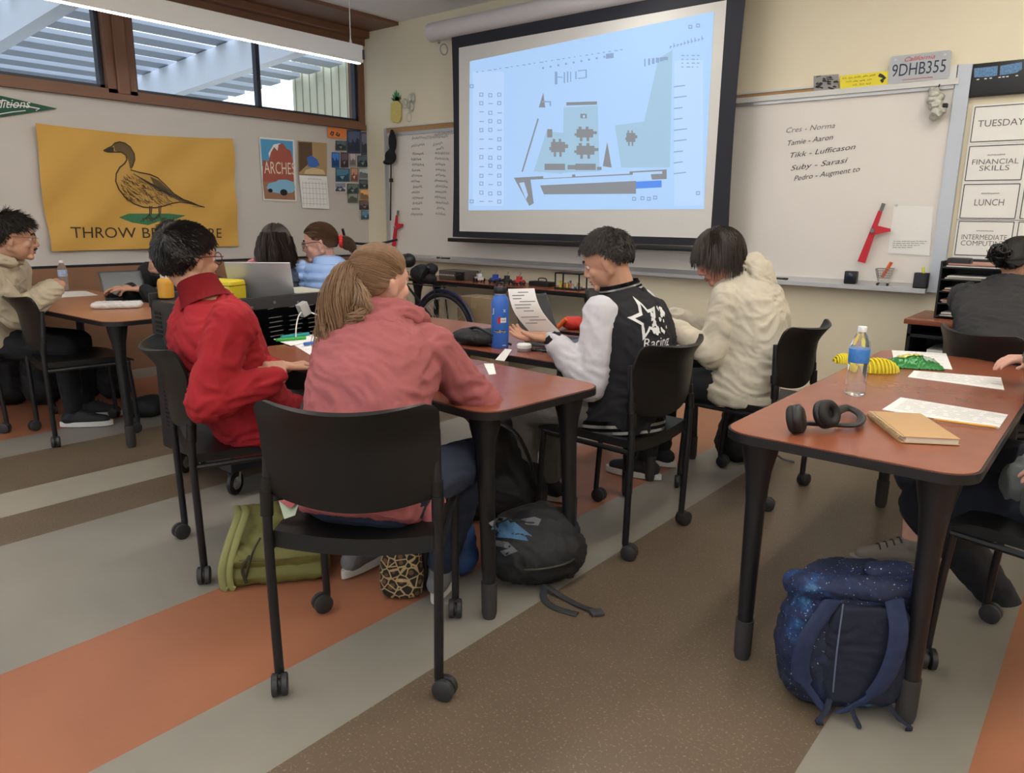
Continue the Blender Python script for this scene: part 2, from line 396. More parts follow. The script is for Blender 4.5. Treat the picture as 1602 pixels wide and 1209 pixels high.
# ------------------------------------------------------------------ front wall boards
def WF(x, y, off=0.): return PY(x, y, YW-off)
NF = V((0, -1, 0)); NL = V((1, 0, 0)); ZU = V((0, 0, 1)); XU = V((1, 0, 0)); YU = V((0, 1, 0))
t = thing('whiteboard', 'large whiteboard on the front wall with marker tray, left and right of the projector screen', 'whiteboard', (-3.6, YW-.01, .9))
bm = BM(); box(bm, (-6.18, YW-.022, .93), (-.99, YW-.004, 2.13)); obj('writing_surface', bm, M_board, t, smooth=False, world=True)
bm = BM()
box(bm, (-6.2, YW-.05, .93), (-6.165, YW-.004, 2.2)); box(bm, (-6.2, YW-.04, 2.12), (-1.0, YW-.004, 2.15)); obj('frame', bm, M_alu, t, smooth=False, world=True)
bm = BM(); box(bm, (-6.2, YW-.03, 2.15), (-1.75, YW-.004, 2.20)); obj('cork_strip', bm, M_cork, t, smooth=False, world=True)
bm = BM(); box(bm, (-2.5, YW-.06, 2.14), (-.975, YW-.004, 2.175)); box(bm, (-1.06, YW-.05, 2.175), (-.99, YW-.004, 2.25)); box(bm, (-6.2, YW-.04, 2.2), (-1.7, YW-.004, 2.212)); obj('top_rail', bm, mat('pale_rail', (.62, .62, .60), .5), t, smooth=False, world=True)
bm = BM(); box(bm, (-.995, YW-.05, .88), (-.915, YW-.004, 2.25)); obj('side_rail', bm, mat('blue_grey_rail', (.50, .54, .60), .45, .2), t, smooth=False, world=True)
bm = BM()
a = len(bm.verts)
poly(bm, [(-6.16, YW-.004, .93), (-6.16, YW-.045, .93), (-6.16, YW-.11, .895), (-6.16, YW-.115, .905), (-6.16, YW-.12, .90), (-6.16, YW-.12, .875), (-6.16, YW-.004, .865)], (1, 0, 0), 5.165)
obj('marker_tray', bm, M_alu, t, smooth=False, world=True)

# writing on the boards
M_marker = mat('dry_marker', (.05, .045, .05), .6); M_markerr = mat('faint_marker', (.16, .15, .16), .6)
wr = thing('board_writing', 'handwritten list of five pairs of names on the right of the whiteboard', 'writing', WF(1230, 285, .022))
for s, x0, y0, x1, y1 in (('Cres - Norma', 1230, 208, 1306, 200), ('Tamie - Aaron', 1232, 228, 1303, 218), ('Tikk - Lufficason', 1236, 247, 1338, 233), ('Suby - Sarasi', 1237, 267, 1326, 254), ('Pedro - Augment to', 1242, 283, 1345, 268)):
    a, b_ = WF(x0, y0, .023), WF(x1, y1, .023)
    text(s, a, b_-a, ZU, .034, M_markerr if y0 < 220 else M_marker, wr, 'written_line', w=(b_-a).length, nrm=NF, shear=.25)
wr = thing('board_writing', 'two columns of small handwritten words on the left of the whiteboard', 'writing', WF(650, 340, .022))
rnd = random.Random(5)
bm = BM()
for row in range(12):
    for x0, w in ((645, 22), (682, 24)):
        a = WF(x0+rnd.uniform(-2, 2), 243+row*8.6+(x0-645)*-.04, .023); b_ = WF(x0+w*rnd.uniform(.5, .9), 243+row*8.6, .023)
        scribble(bm, a, (b_-a).normalized(), ZU, (b_-a).length, .032, NF, rnd, .006)
obj('written_words', bm, M_marker, wr, smooth=False, world=True)
bm = BM()
for x0, x1, y in ((645, 700, 219), (644, 664, 231), (678, 692, 229), (680, 712, 213), (683, 694, 236)):
    a, b_ = WF(x0, y, .023), WF(x1, y-3, .023); scribble(bm, a, (b_-a).normalized(), ZU, (b_-a).length, .034, NF, rnd, .006)
obj('written_heading', bm, M_marker, wr, smooth=False, world=True)
# things on the tray and rail
def pen(x, col, label, z=.912, y=YW-.085, L=.12, rz=0.):
    t = thing('marker', label, 'marker', (x, y, z), rz, 'pens on the marker tray')
    bm = BM(); tube(bm, [(-L/2, 0, 0), (L/2-.035, 0, 0)], .008, 8); obj('barrel', bm, mat('pen_'+col, {'black': (.02, .02, .02), 'white': (.7, .7, .7), 'blue': (.05, .1, .4)}[col], .4), t)
    bm = BM(); tube(bm, [(L/2-.035, 0, 0), (L/2, 0, 0)], .009, 8); obj('cap', bm, M_black, t)
p = WF(690, 402); pen(p.x, 'white', 'white marker on the tray at the left end of the whiteboard')
p = WF(706, 403); pen(p.x, 'black', 'dark marker beside the white one on the tray left of the screen')
p = WF(1222, 434); pen(p.x, 'black', 'black marker on the tray right of the cream hoodie', L=.16)
bm = BM(); p = WF(1211, 432); box(bm, (p.x-.06, YW-.1, .908), (p.x+.02, YW-.06, .93), .006); tag(obj('board_eraser', bm, M_black), 'black felt eraser lying on the marker tray', 'eraser')

# projector screen
SY = 5.25
def WS(x, y, off=0.): return PY(x, y, SY-off)
t = thing('projector_screen', 'pull-down projector screen showing a pale blue desktop picture', 'projector screen', (-3.6, SY, 1.1))
M_hous = mat('screen_housing', (.63, .60, .60), .5)
bm = BM(); pr = []
for k in range(20):
    a = 2*PI*k/20; pr.append((-5.31, SY+.02+.085*math.cos(a), 2.965+.08*math.sin(a)*(1.05 if math.sin(a) > 0 else 1)))
poly(bm, pr, (1, 0, 0), 3.35); obj('roller_housing', bm, M_hous, t, world=True, sharp=30)
bm = BM()
for x in (-5.25, -2.1): box(bm, (x, SY+.05, 2.93), (x+.05, YW, 3.02), .004)
obj('wall_bracket', bm, M_alu, t, world=True)
XL, XR, ZB, ZT = -5.03, -2.28, 1.10, 2.90
bm = BM(); grid(bm, lambda u, v: (XL+(XR-XL)*u+(.02*(1-2*u)*4*v*(1-v)), SY, ZB+.03+(ZT-ZB-.03)*v), 12, 8, .003); obj('black_border', bm, mat('screen_border', (.015, .016, .025), .7), t, world=True)
bm = BM(); box(bm, (-4.94, SY-.004, 1.185), (-2.42, SY-.002, 2.79)); obj('screen_cloth', bm, mat('screen_cloth', (.66, .65, .62), .8), t, smooth=False, world=True)
bm = BM(); box(bm, (-5.085, SY-.018, 1.085), (-2.3, SY+.014, 1.12), .006); obj('bottom_bar', bm, M_black, t, world=True)
bm = BM(); c = WS(695, 70); torus(bm, (-5.13, SY, 2.80), (0, 1, .2), .045, .006, 20, 6); tube(bm, [(-5.2, SY, 2.89), (-5.19, SY, 2.86)], .012, 8); obj('pull_loop', bm, mat('loop_grey', (.3, .31, .33), .5), t, world=True)
# projected picture: flat patches of light on the cloth
def emis(name, c): return mat('projected_'+name, c, .8, emit=SCREEN)
def spoly(bm, pts, off): poly(bm, [WS(x, y, off) for x, y in pts], NF, .0004)
def quad(bm, x0, y0, x1, y1, off, tilt=0.):
    dy = -(x1-x0)*tilt; spoly(bm, [(x0, y0), (x1, y0+dy), (x1, y1+dy), (x0, y1)], off)
bm = BM(); spoly(bm, [(735, 96), (1117, 18), (1101, 327), (733, 329)], .006); img = obj('projected_picture', bm, emis('sky', (.40, .60, .90)), t, smooth=False, world=True)
def layer(name, c, quads, polys=(), off=.007):
    bm = BM()
    for q in quads: quad(bm, *q[:4], off, q[4] if len(q) > 4 else 0.)
    for q in polys: spoly(bm, q, off)
    return obj(name, bm, emis(name, c), img, smooth=False, world=True)
layer('pale_area', (.34, .52, .68), [], [[(855, 205), (882, 208), (880, 272), (835, 268)], [(962, 196), (1008, 190), (1030, 92), (1052, 78), (1048, 262), (972, 262)], [(882, 168), (935, 165), (938, 268), (880, 270)]])
layer('side_panel', (.46, .64, .92), [(740, 112, 788, 322)], (), .0068); layer('side_panel', (.46, .64, .92), [(1055, 95, 1100, 322, .02)], (), .0068)
greys = []
def sprite(x, y, w, h):
    greys.extend([(x, y, x+w, y+h), (x+w*.12, y-h*.3, x+w*.3, y), (x+w*.55, y-h*.3, x+w*.72, y), (x+w, y+h*.25, x+w*1.22, y+h*.6), (x+w*.2, y+h, x+w*.36, y+h*1.45), (x+w*.6, y+h, x+w*.76, y+h*1.45), (x-w*.12, y+h*.5, x, y+h*.8)])
for q in ((862, 222, 22, 16), (902, 202, 26, 13), (902, 228, 28, 14)): sprite(*q)
sprite(980, 208, 14, 14)
greys += [(852, 256, 884, 266), (900, 256, 932, 266), (886, 160, 934, 165, .03), (856, 202, 864, 215), (908, 178, 918, 185), (888, 258, 900, 265), (934, 261, 941, 266)]
layer('grey_shapes', (.235, .25, .27), greys, [[(804, 278), (1043, 265), (1043, 280), (1020, 281), (1018, 272), (830, 281), (835, 318), (828, 322)], [(845, 290), (995, 283), (995, 303), (851, 304)], [(943, 260), (950, 222), (957, 262)], [(816, 268), (841, 185), (843, 186), (818, 269)], [(843, 168), (850, 145), (853, 168)]], .0075)
for q in ((900, 272, 985, 276, .05), (850, 275, 895, 279, .05), (990, 270, 1036, 274, .05), (912, 180, 915, 184)): layer('white_mark', (.42, .60, .88), [q], (), .0078)
layer('white_mark', (.42, .60, .88), [], [[(812, 286), (820, 285), (826, 305), (823, 312)]], .0078)
layer('blue_button', (.10, .26, .80), [(995, 284, 1035, 295, .05)], (), .0078)
rnd = random.Random(11); bits = []
for r_ in range(13):
    for c_ in range(3):
        x, y = 750+c_*14, 145+r_*14+rnd.uniform(-1, 1)
        bits += [(x, y, x+6, y+1.2), (x, y+5, x+6, y+6.2), (x, y, x+1.2, y+6), (x+5, y, x+6.2, y+6)] if rnd.random() < .6 else [(x, y+2, x+7, y+3.4)]
for k in range(26):
    x = 745+k*9; bits.append((x, 112-(x-745)*.155, x+rnd.uniform(2, 6), 113.4-(x-745)*.155))
for k in range(9): bits.append((848+k*12, 105-k*2.2, 851+k*12, 108-k*2.2))
for k in range(9):
    y = 135+k*17; bits.append((1054, y, 1054+rnd.uniform(12, 22), y+1.6, .12))
for k in range(10):
    x = 1048+k*5.5; bits += [(x, 72-k*1.4, x+3, 74-k*1.4), (x, 68-k*1.4+rnd.uniform(0, 4), x+1.2, 76-k*1.4)]
for k in range(16): bits.append((1066+(k % 4)*8, 86+(k//4)*6, 1066+(k % 4)*8+rnd.uniform(2, 6), 87.5+(k//4)*6))
for k in range(6): bits.append((1008+k*6, 92-k*.6, 1010+k*7, 104-k*2))
bits += [(868, 112, 872, 132), (870, 120, 880, 121.5), (882, 113, 884, 130), (887, 112, 889, 129), (892, 112, 893.5, 128), (900, 112, 902, 124), (904, 110, 918, 111.6, .1), (904, 122, 918, 123.5, .1), (916, 110, 918, 122), (948, 84, 960, 92, .1), (848, 158, 862, 160), (860, 158, 862, 166)]
for x, y in ((1092, 302), (1092, 40), (1080, 42), (738, 135), (738, 315), (992, 311), (1005, 310), (1015, 311), (1025, 309)): bits += [(x-3, y-3, x+3, y-1.5), (x-3, y+1.5, x+3, y+3), (x-3, y-3, x-1.7, y+3), (x+1.7, y-3, x+3, y+3)]
layer('small_symbols', (.25, .35, .55), bits, (), .0082)['kind'] = 'stuff'

# ================================================================== THINGS ON THE WALLS
def WL(x, y, off=0.): return PX(x, y, XW+off)
# duck flag
def ripple(y, z): return .014*math.sin(y*5+z*4)+.009*math.sin(y*11-z*12+1)+.014*noise.noise(V((y*4, z*4, 2)))+.014
FX = XW+.035
t = thing('duck_flag', 'yellow flag with a pintail duck and the words THROW BREAD HERE', 'flag', WL(52, 193, .03))
c4 = [WL(52, 193, .03), WL(361, 217, .03), WL(372, 385, .03), WL(78, 393, .03)]
def flagpt(u, v, off=0.):
    p = (c4[0]*(1-u)+c4[1]*u)*(1-v)+(c4[3]*(1-u)+c4[2]*u)*v
    sag = .045*math.sin(PI*u)*(1-v)**2*.55
    return V((FX+ripple(p.y, p.z)+off+.012*math.exp(-((v-u*.6)*6)**2), p.y+.008*math.sin(v*9), p.z-sag))
M_flag = mat('yellow_flag_cloth', (.60, .345, .075), .75, bump=.2, bscale=400)
bm = BM(); grid(bm, lambda u, v: flagpt(u, v), 80, 50, .002); obj('cloth', bm, M_flag, t, world=True)
def flagdecal(pts, name, m, off, par=t, isbm=None):
    bm = isbm or BM()
    if pts: bm.faces.new([bm.verts.new(WL(x, y, .035)) for x, y in pts])
    bm.normal_update(); bmesh.ops.triangulate(bm, faces=bm.faces, ngon_method='EAR_CLIP')
    for _ in range(2): bmesh.ops.subdivide_edges(bm, edges=[e for e in bm.edges if e.calc_length() > .04], cuts=2)
    bmesh.ops.triangulate(bm, faces=bm.faces)
    snap(bm, flag_bvh, (-1, 0, 0), off)
    return obj(name, bm, m, par, smooth=False, world=True)
flag_bvh = bvh_of(t.children[0])
M_dk = mat('duck_ink', (.05, .035, .02), .8); M_dg = mat('flag_green', (.045, .17, .08), .8)
duck = [(159, 236), (166, 232), (173, 229), (178, 224), (186, 222), (195, 224), (203, 230), (208, 240), (208, 250), (204, 260), (201, 266), (215, 270), (232, 273), (245, 278), (258, 290), (270, 303), (285, 312), (300, 317), (320, 324), (296, 318), (280, 316), (268, 318), (255, 322), (240, 325), (222, 324), (206, 318), (192, 308), (182, 296), (177, 284), (178, 272), (184, 262), (192, 256), (196, 250), (195, 243), (188, 238), (176, 238), (166, 238)]
M_db = mat('duck_body', (.50, .29, .07), .8)
body = flagdecal(duck, 'duck', M_db, .0015)
flagdecal([(185, 340), (200, 334), (225, 334), (262, 334), (290, 337), (270, 344), (245, 346), (228, 352), (205, 348)], 'grass_patch', M_dg, .0015)
bm = BM(); rnd = random.Random(2)
def fs(pts, w): stroke(bm, [WL(x, y, .036) for x, y in pts], w, NL)
fs(duck+[duck[0]], .010)
flagdecal([(159, 236), (166, 232), (176, 230), (176, 238), (166, 238)], 'bill', M_dk, .0025)
flagdecal([(176, 226), (186, 222), (195, 224), (203, 230), (208, 240), (208, 250), (204, 261), (200, 264), (198, 250), (195, 243), (188, 238), (178, 236)], 'head_markings', mat('duck_head', (.13, .085, .035), .8), .0025)
flagdecal([(232, 276), (248, 283), (262, 296), (280, 311), (300, 318), (278, 314), (258, 304), (240, 290)], 'wing_markings', mat('duck_wing', (.12, .08, .03), .8), .0025)
for k in range(150):
    u = rnd.random(); x = 184+u*78; lo, hi = 268+u*26, 312+u*6; y = rnd.uniform(max(lo, 272 if x < 200 else 274+(x-200)*.28), hi); fs([(x, y), (x+rnd.uniform(2, 4), y+rnd.uniform(2, 5)), (x+rnd.uniform(4, 9), y+rnd.uniform(4, 7))], .0035)
for k in range(7): fs([(205+k*6, 272+k*3), (225+k*8, 284+k*4), (250+k*7, 300+k*2.5)], .005)
for x in (232, 246):
    fs([(x, 322), (x-1, 335), (x-9, 343), (x-2, 340), (x-1, 335), (x+2, 343), (x+9, 341)], .010); fs([(x+3, 322), (x+1, 335)], .008)
for k in range(12): x = 205+rnd.uniform(0, 50); fs([(x, 347), (x+rnd.uniform(-8, 8), 340)], .004)
fs([(300, 323), (318, 324)], .003)
flagdecal(None, 'duck_drawing_lines', M_dk, .0045, isbm=bm)
a, b_ = WL(111, 372, .035), WL(347, 372, .035)
bmt = text('THROW BREAD HERE', a, (b_-a), ZU, .085, M_dk, None, w=(b_-a).length, nrm=NL, sub=1)
flagdecal(None, 'lettering', M_dk, .003, isbm=bmt)
# pennant
t = thing('pennant', 'dark green pennant with white script at the left edge of the photo', 'pennant', WL(30, 165, .02))
bm = BM(); poly(bm, [WL(90, 170, .012), WL(-60, 136, .012), WL(-60, 192, .012)], NL, .004); obj('felt', bm, mat('green_felt', (.03, .10, .06), .9), t, smooth=False, world=True)
a, b_ = WL(-48, 169, .0), WL(47, 169, .0)
text('Expeditions', a+V((.017, 0, 0)), b_-a, ZU, .06, M_paper, t, w=(b_-a).length, nrm=NL, shear=.35)
bm = BM(); stroke(bm, [WL(x, y, .0175) for x, y in ((-20, 160), (8, 157), (14, 160), (10, 163), (40, 166), (62, 170), (56, 173))], .008, NL); stroke(bm, [WL(x, y, .0175) for x, y in ((-10, 180), (20, 175), (40, 173))], .006, NL); obj('flourish', bm, M_paper, t, smooth=False, world=True)
# arches poster
def card(name, label, cat, pts, col, off=.012, group=None, wall=WL, nrm=NL, th=.003):
    t = thing(name, label, cat, wall(*pts[0], off), 0, group)
    bm = BM(); poly(bm, [wall(x, y, off) for x, y in pts], nrm, th); obj('sheet', bm, col if not isinstance(col, tuple) else mat('sheet_%s' % '_'.join('%d' % (c*100) for c in col), col, .6), t, smooth=False, world=True)
    return t
def patch(t, name, pts, col, off, wall=WL, nrm=NL):
    bm = BM(); poly(bm, [wall(x, y, off) for x, y in pts], nrm, .0004); return obj(name, bm, mat('print_%s' % '_'.join('%d' % (c*100) for c in col), col, .6), t, smooth=False, world=True)
t = card('poster', 'poster of red rock towers and a pale blue convertible lettered ARCHES', 'poster', [(405, 214), (460, 219), (464, 315), (412, 313)], (.75, .74, .70))
patch(t, 'sky', [(407, 217), (458, 221), (459, 262), (410, 260)], (.08, .32, .55), .0154)
patch(t, 'cloud', [(420, 240), (428, 226), (438, 224), (446, 236), (444, 256), (424, 256)], (.72, .74, .74), .0158)
patch(t, 'red_rocks', [(411, 284), (411, 250), (420, 252), (424, 238), (429, 230), (434, 236), (436, 226), (443, 224), (448, 232), (455, 236), (458, 250), (460, 284)], (.36, .09, .06), .0162)
patch(t, 'desert_ground', [(411, 284), (460, 284), (462, 313), (414, 311)], (.33, .16, .09), .0162)
patch(t, 'car', [(417, 294), (420, 287), (432, 284), (436, 281), (448, 281), (460, 285), (462, 294), (458, 301), (440, 303), (424, 300)], (.22, .45, .62), .0168)
bm = BM()
for x, y, r in ((444, 301, 5), (423, 298, 3)):
    c = WL(x, y, .0172); poly(bm, [c+V((0, math.cos(k*PI/5)*r*.0085, math.sin(k*PI/5)*r*.0062)) for k in range(10)], NL, .0004)
obj('car_wheels', bm, M_black, t, smooth=False, world=True)
a, b_ = WL(412, 271, .0), WL(460, 273, .0); text('ARCHES', a+V((.0172, 0, 0)), b_-a, ZU, .11, mat('poster_cream', (.72, .62, .48), .6), t, w=(b_-a).length, nrm=NL)
# calendar
t = card('wall_calendar', 'wall calendar with a photo of a blue gem-like bird above a white month page', 'calendar', [(466, 220), (511, 224), (511, 275), (467, 273)], (.40, .27, .13))
patch(t, 'picture_dark_side', [(467, 222), (488, 223), (489, 250), (470, 268), (468, 270)], (.10, .06, .03), .0156)
patch(t, 'picture_blue', [(480, 246), (487, 243), (496, 249), (500, 258), (492, 263), (482, 260)], (.05, .16, .48), .016)
patch(t, 'picture_light', [(478, 266), (490, 262), (506, 266), (509, 273), (476, 272)], (.62, .48, .28), .016)
bm = BM(); poly(bm, [WL(x, y, .016) for x, y in ((468, 274), (511, 276), (515, 327), (473, 325))], NL, .003); obj('month_page', bm, M_paper, t, smooth=False, world=True)
bm = BM()
for k in range(5): y = 286+k*8; stroke(bm, [WL(473, y, .0192), WL(511, y+1.5, .0192)], .003, NL)
for k in range(8): stroke(bm, [WL(473+k*5.2, 284, .0192), WL(475+k*5.3, 322, .0192)], .003, NL)
rnd = random.Random(4); scribble(bm, WL(482, 281, .0192), YU, ZU, .16, .02, NL, rnd)
obj('month_grid', bm, mat('grid_grey', (.35, .35, .36), .7), t, smooth=False, world=True)
t = card('orange_note', 'small orange note with two dark doodles under the window sill', 'note', [(512, 199), (542, 202), (541, 218), (513, 215)], (.75, .23, .06), .014)
bm = BM(); stroke(bm, [WL(x, y, .0175) for x, y in ((519, 206), (517, 210), (520, 212), (522, 207), (519, 206))], .015, NL); stroke(bm, [WL(x, y, .0175) for x, y in ((528, 207), (526, 211), (530, 213), (531, 209))], .016, NL); obj('doodles', bm, M_ink, t, smooth=False, world=True)
# photo prints by the corner
prints = [((543, 203, 564, 240), (.05, .07, .13), 'tall dark blue city print, uppermost left'), ((565, 206, 578, 243), (.10, .10, .16), 'narrow violet street print beside the corner, uppermost'), ((525, 220, 542, 235), (.07, .09, .11), 'dark print of towers below the orange note'),
 ((519, 238, 531, 262), (.03, .13, .40), 'bright blue portrait print at the left of the collage'), ((533, 238, 545, 262), (.08, .05, .07), 'dark maroon upright print beside the bright blue one'), ((547, 239, 557, 260), (.38, .33, .36), 'pale striped print in the middle of the collage'), ((559, 243, 577, 261), (.06, .09, .11), 'dark landscape print on the right, second from top'),
 ((525, 263, 547, 284), (.04, .13, .20), 'teal and black print, widest on the left'), ((549, 262, 560, 284), (.36, .19, .12), 'peach coloured sunset print in the middle'), ((561, 263, 578, 280), (.34, .38, .38), 'pale grey mountain print on the right'), ((523, 285, 542, 301), (.16, .17, .23), 'grey blue print with a pale border low on the left'),
 ((543, 287, 561, 303), (.08, .11, .10), 'dark green print in the lower middle'), ((562, 281, 579, 295), (.06, .08, .10), 'almost black print above the sunset on the right'), ((563, 296, 580, 313), (.50, .28, .12), 'orange sunset print on the right'), ((544, 302, 560, 317), (.18, .19, .16), 'olive and blue print below the dark green one'), ((562, 314, 580, 328), (.09, .06, .06), 'dark brown print second from the bottom'), ((565, 329, 580, 343), (.07, .16, .26), 'blue sea print at the very bottom of the collage')]
rnd = random.Random(8)
for (x0, y0, x1, y1), c, lab in prints:
    t = card('photo_print', lab, 'photo', [(x0, y0), (x1, y0+.7), (x1, y1+.3), (x0, y1)], (.6, .6, .6) if 'border' in lab else tuple(q*.8 for q in c), .010, 'photo prints in the corner collage')
    w, h = x1-x0, y1-y0
    patch(t, 'picture', [(x0+w*.08, y0+h*.08), (x1-w*.08, y0+h*.08), (x1-w*.08, y0+h*.5), (x0+w*.08, y0+h*.55)], tuple(min(1, q*1.6+.02) for q in c), .0134)
    pts = [(x0+w*.1, y1-h*.1)]+[(x0+w*(.1+.8*k/5), y0+h*rnd.uniform(.3, .75)) for k in range(6)]+[(x1-w*.1, y1-h*.1)]
    patch(t, 'picture_shapes', pts, tuple(q*.45 for q in c), .0138)
    if rnd.random() < .6: patch(t, 'picture_highlight', [(x0+w*.3, y0+h*.62), (x0+w*.62, y0+h*.58), (x0+w*.5, y0+h*.85)], tuple(min(1, q*2.2+.12) for q in c), .0142)

# front wall: pineapple and pale print, hanging cap, board compasses
t = thing('pineapple_decoration', 'green and yellow paper pineapple standing above the left whiteboard', 'decoration', WF(620, 193, .03))
bm = BM(); poly(bm, [WF(x, y, .015) for x, y in ((613, 162), (617, 158), (624, 158), (628, 163), (628, 186), (625, 191), (615, 191), (612, 186))], NF, .012); obj('fruit', bm, mat('pineapple_yellow', (.62, .52, .16), .7, var=.2, vscale=40), t, world=True)
bm = BM()
for dx, dy in ((-6, -12), (-3, -16), (0, -19), (4, -14), (8, -10), (-8, -6), (7, -5)): poly(bm, [WF(617, 160, .02), WF(620+dx*.5+1.5, 158+dy*.45-1, .02), WF(620+dx, 159+dy, .02), WF(620+dx*.5-1.5, 158+dy*.55+1, .02), WF(623, 160, .02)], NF, .004)
obj('leaves', bm, mat('pineapple_green', (.06, .30, .09), .7), t, smooth=False, world=True)
t = thing('paper_cutout', 'pale transparent cutout with grey outlines beside the paper pineapple', 'decoration', WF(640, 190, .03))
bm = BM(); rnd = random.Random(9)
for k in range(9):
    x = 632+rnd.uniform(0, 16); y = 152+rnd.uniform(0, 34); c = WF(x, y, .014); r_ = rnd.uniform(.02, .045); stroke(bm, [c+V((math.cos(q*PI/5)*r_, 0, math.sin(q*PI/5)*r_*1.3)) for q in range(11)], .007, NF)
obj('outlines', bm, mat('pale_grey', (.45, .47, .44), .7), t, smooth=False, world=True)
t = thing('cap', 'black cap and cloth hanging from the left post of the whiteboard', 'cap', WF(613, 220, .06))
bm = BM(); ell(bm, WF(614, 222, .09), (.045, .04, .11)); ell(bm, WF(611, 245, .10), (.06, .06, .07)); ell(bm, WF(607, 254, .12), (.05, .06, .025)); cap(bm, WF(613, 205, .07), WF(612, 235, .07), .02); fuse('cloth', bm, mat('black_cloth', (.012, .012, .016), .9), t, .012, 2)
bm = BM(); tube(bm, [WF(612, 236, .06), WF(611, 345, .06)], .008, 6); box(bm, WF(612, 282, .07)-V((.02, .01, .02)), WF(612, 282, .07)+V((.02, .01, .02)), .004); obj('strap', bm, M_black, t, world=True)
M_red = mat('red_plastic', (.55, .015, .03), .45)
def compass(x0, y0, x1, y1, fx, fy, label):
    t = thing('board_compass', label, 'compass', WF(x0, y0, .07)); a, b_ = WF(x0, y0, .06), WF(x1, y1, .06)
    bm = BM(); d = (b_-a).normalized(); n_ = NF; s = d.cross(n_)
    bm2 = BM(); w = .024
    poly(bm2, [a-s*w, b_-s*w*.5, b_+s*w*.5, a+s*w*1.0], NF, .016); obj('long_arm', bm2, M_red, t, smooth=False, world=True)
    bm.free(); bm = BM(); c = a+(b_-a)*.62; f = WF(fx, fy, .06); q = (f-c).normalized(); e = q.cross(NF)
    poly(bm, [c-e*.04, f-e*.006, f+e*.012, c+e*.03], NF, .02); obj('short_arm', bm, M_red, t, smooth=False, world=True)
    bm = BM(); tube(bm, [b_, b_+d*.05], .012, 8); disc(bm, c+NF*.025, (0, 1, 0), .014, .012, 12); obj('fittings', bm, mat('compass_grey', (.15, .17, .16), .5), t, world=True)
compass(1348, 410, 1378, 330, 1393, 359, 'red wooden board compass leaning above the tray beside the notice')
compass(617, 385, 622, 337, 631, 351, 'red wooden board compass at the left end of the whiteboard')
# things on the right rail
t = card('photo_card', 'black and white photo card leaning on the rail, leftmost of the three cards', 'photo', [(1273, 119), (1312, 116), (1311, 140), (1273, 144)], (.30, .29, .28), .05, wall=WF, nrm=NF)
bm = BM(); rnd = random.Random(3)
for k in range(26):
    x, y = 1275+rnd.uniform(0, 30), 120+rnd.uniform(0, 18); stroke(bm, [WF(x, y, .0535), WF(x+rnd.uniform(3, 8), y+rnd.uniform(-3, 3), .0535)], rnd.uniform(.004, .012), NF)
obj('photo_detail', bm, M_ink, t, smooth=False, world=True)
t = card('yellow_sticker', 'yellow bumper sticker with black handwriting and a small animal drawing', 'sticker', [(1314, 119), (1389, 111), (1390, 133), (1315, 141)], (.80, .68, .04), .052, wall=WF, nrm=NF)
bm = BM()
for y, x0, x1 in ((125, 1318, 1372), (131, 1324, 1366), (137, 1334, 1362)):
    x = x0
    while x < x1: w = rnd.uniform(5, 11); a = WF(x, y-(x-1314)*.1, .0555); scribble(bm, a, XU, ZU, w*.0036, .016, NF, rnd, .0025); x += w+3
stroke(bm, [WF(x, y, .0555) for x, y in ((1375, 117), (1380, 119), (1384, 122), (1379, 126), (1382, 128))], .02, NF)
obj('handwriting', bm, M_ink, t, smooth=False, world=True)
t = thing('license_plate', 'California license plate 9DHB355 standing on the rail above the whiteboard', 'license plate', WF(1440, 125, .06))
pc = [WF(1391, 90, .055), WF(1487, 78, .055), WF(1485, 121, .055), WF(1391, 132, .055)]
bm = BM(); o = (pc[0]+pc[1]+pc[2]+pc[3])/4; ex = XU; w = (pc[1]-pc[0]).length/2; h = (pc[0]-pc[3]).length/2
pts = [o+ex*x+ZU*y for x, y in rrect(2*w, 2*h, .015)]; poly(bm, pts, NF, .003); obj('plate', bm, mat('plate_grey', (.42, .44, .46), .4, .2), t, smooth=False, world=True)
text('9DHB355', o+V((-w*.88, -.004, -h*.50)), XU, ZU, .072, mat('plate_navy', (.02, .03, .06), .5), t, w=w*1.76, nrm=NF)
text('California', o+V((-w*.5, -.004, h*.52)), XU, ZU, .026, mat('plate_red', (.55, .04, .06), .5), t, 'state_lettering', w=w, nrm=NF, shear=.4)
bm = BM(); scribble(bm, o+V((-w*.5, -.004, -h*.88)), XU, ZU, w, .012, NF, rnd, .003); obj('lower_lettering', bm, mat('plate_red', (.55, .04, .06), .5), t, smooth=False, world=True)
bm = BM()
for x in (-.8, .8): disc(bm, o+V((x*w, -.005, h*.72)), (0, 1, 0), .007, .003, 10)
obj('bolt', bm, M_alu, t, world=True)
t = thing('hanging_ornament', 'crumpled silver and white ornament hanging at the right end of the rail', 'ornament', WF(1465, 160, .09))
bm = BM()
for k in range(9): ell(bm, WF(1466+rnd.uniform(-7, 7), 142+k*5, .08)+V((0, rnd.uniform(-.02, .02), 0)), (.028, .025, .022))
fuse('foil', bm, mat('crumpled_foil', (.50, .50, .44), .5, .3, var=.5, vscale=60), t, .008, 1, wrinkle(.012, 25, 3))
bm = BM(); tube(bm, [WF(1470, 132, .06), WF(1466, 142, .08)], .004, 6); box(bm, WF(1479, 165, .08)-V((.012, .02, .012)), WF(1479, 165, .08)+V((.012, .02, .012)), .003); obj('clip', bm, M_black, t, world=True)
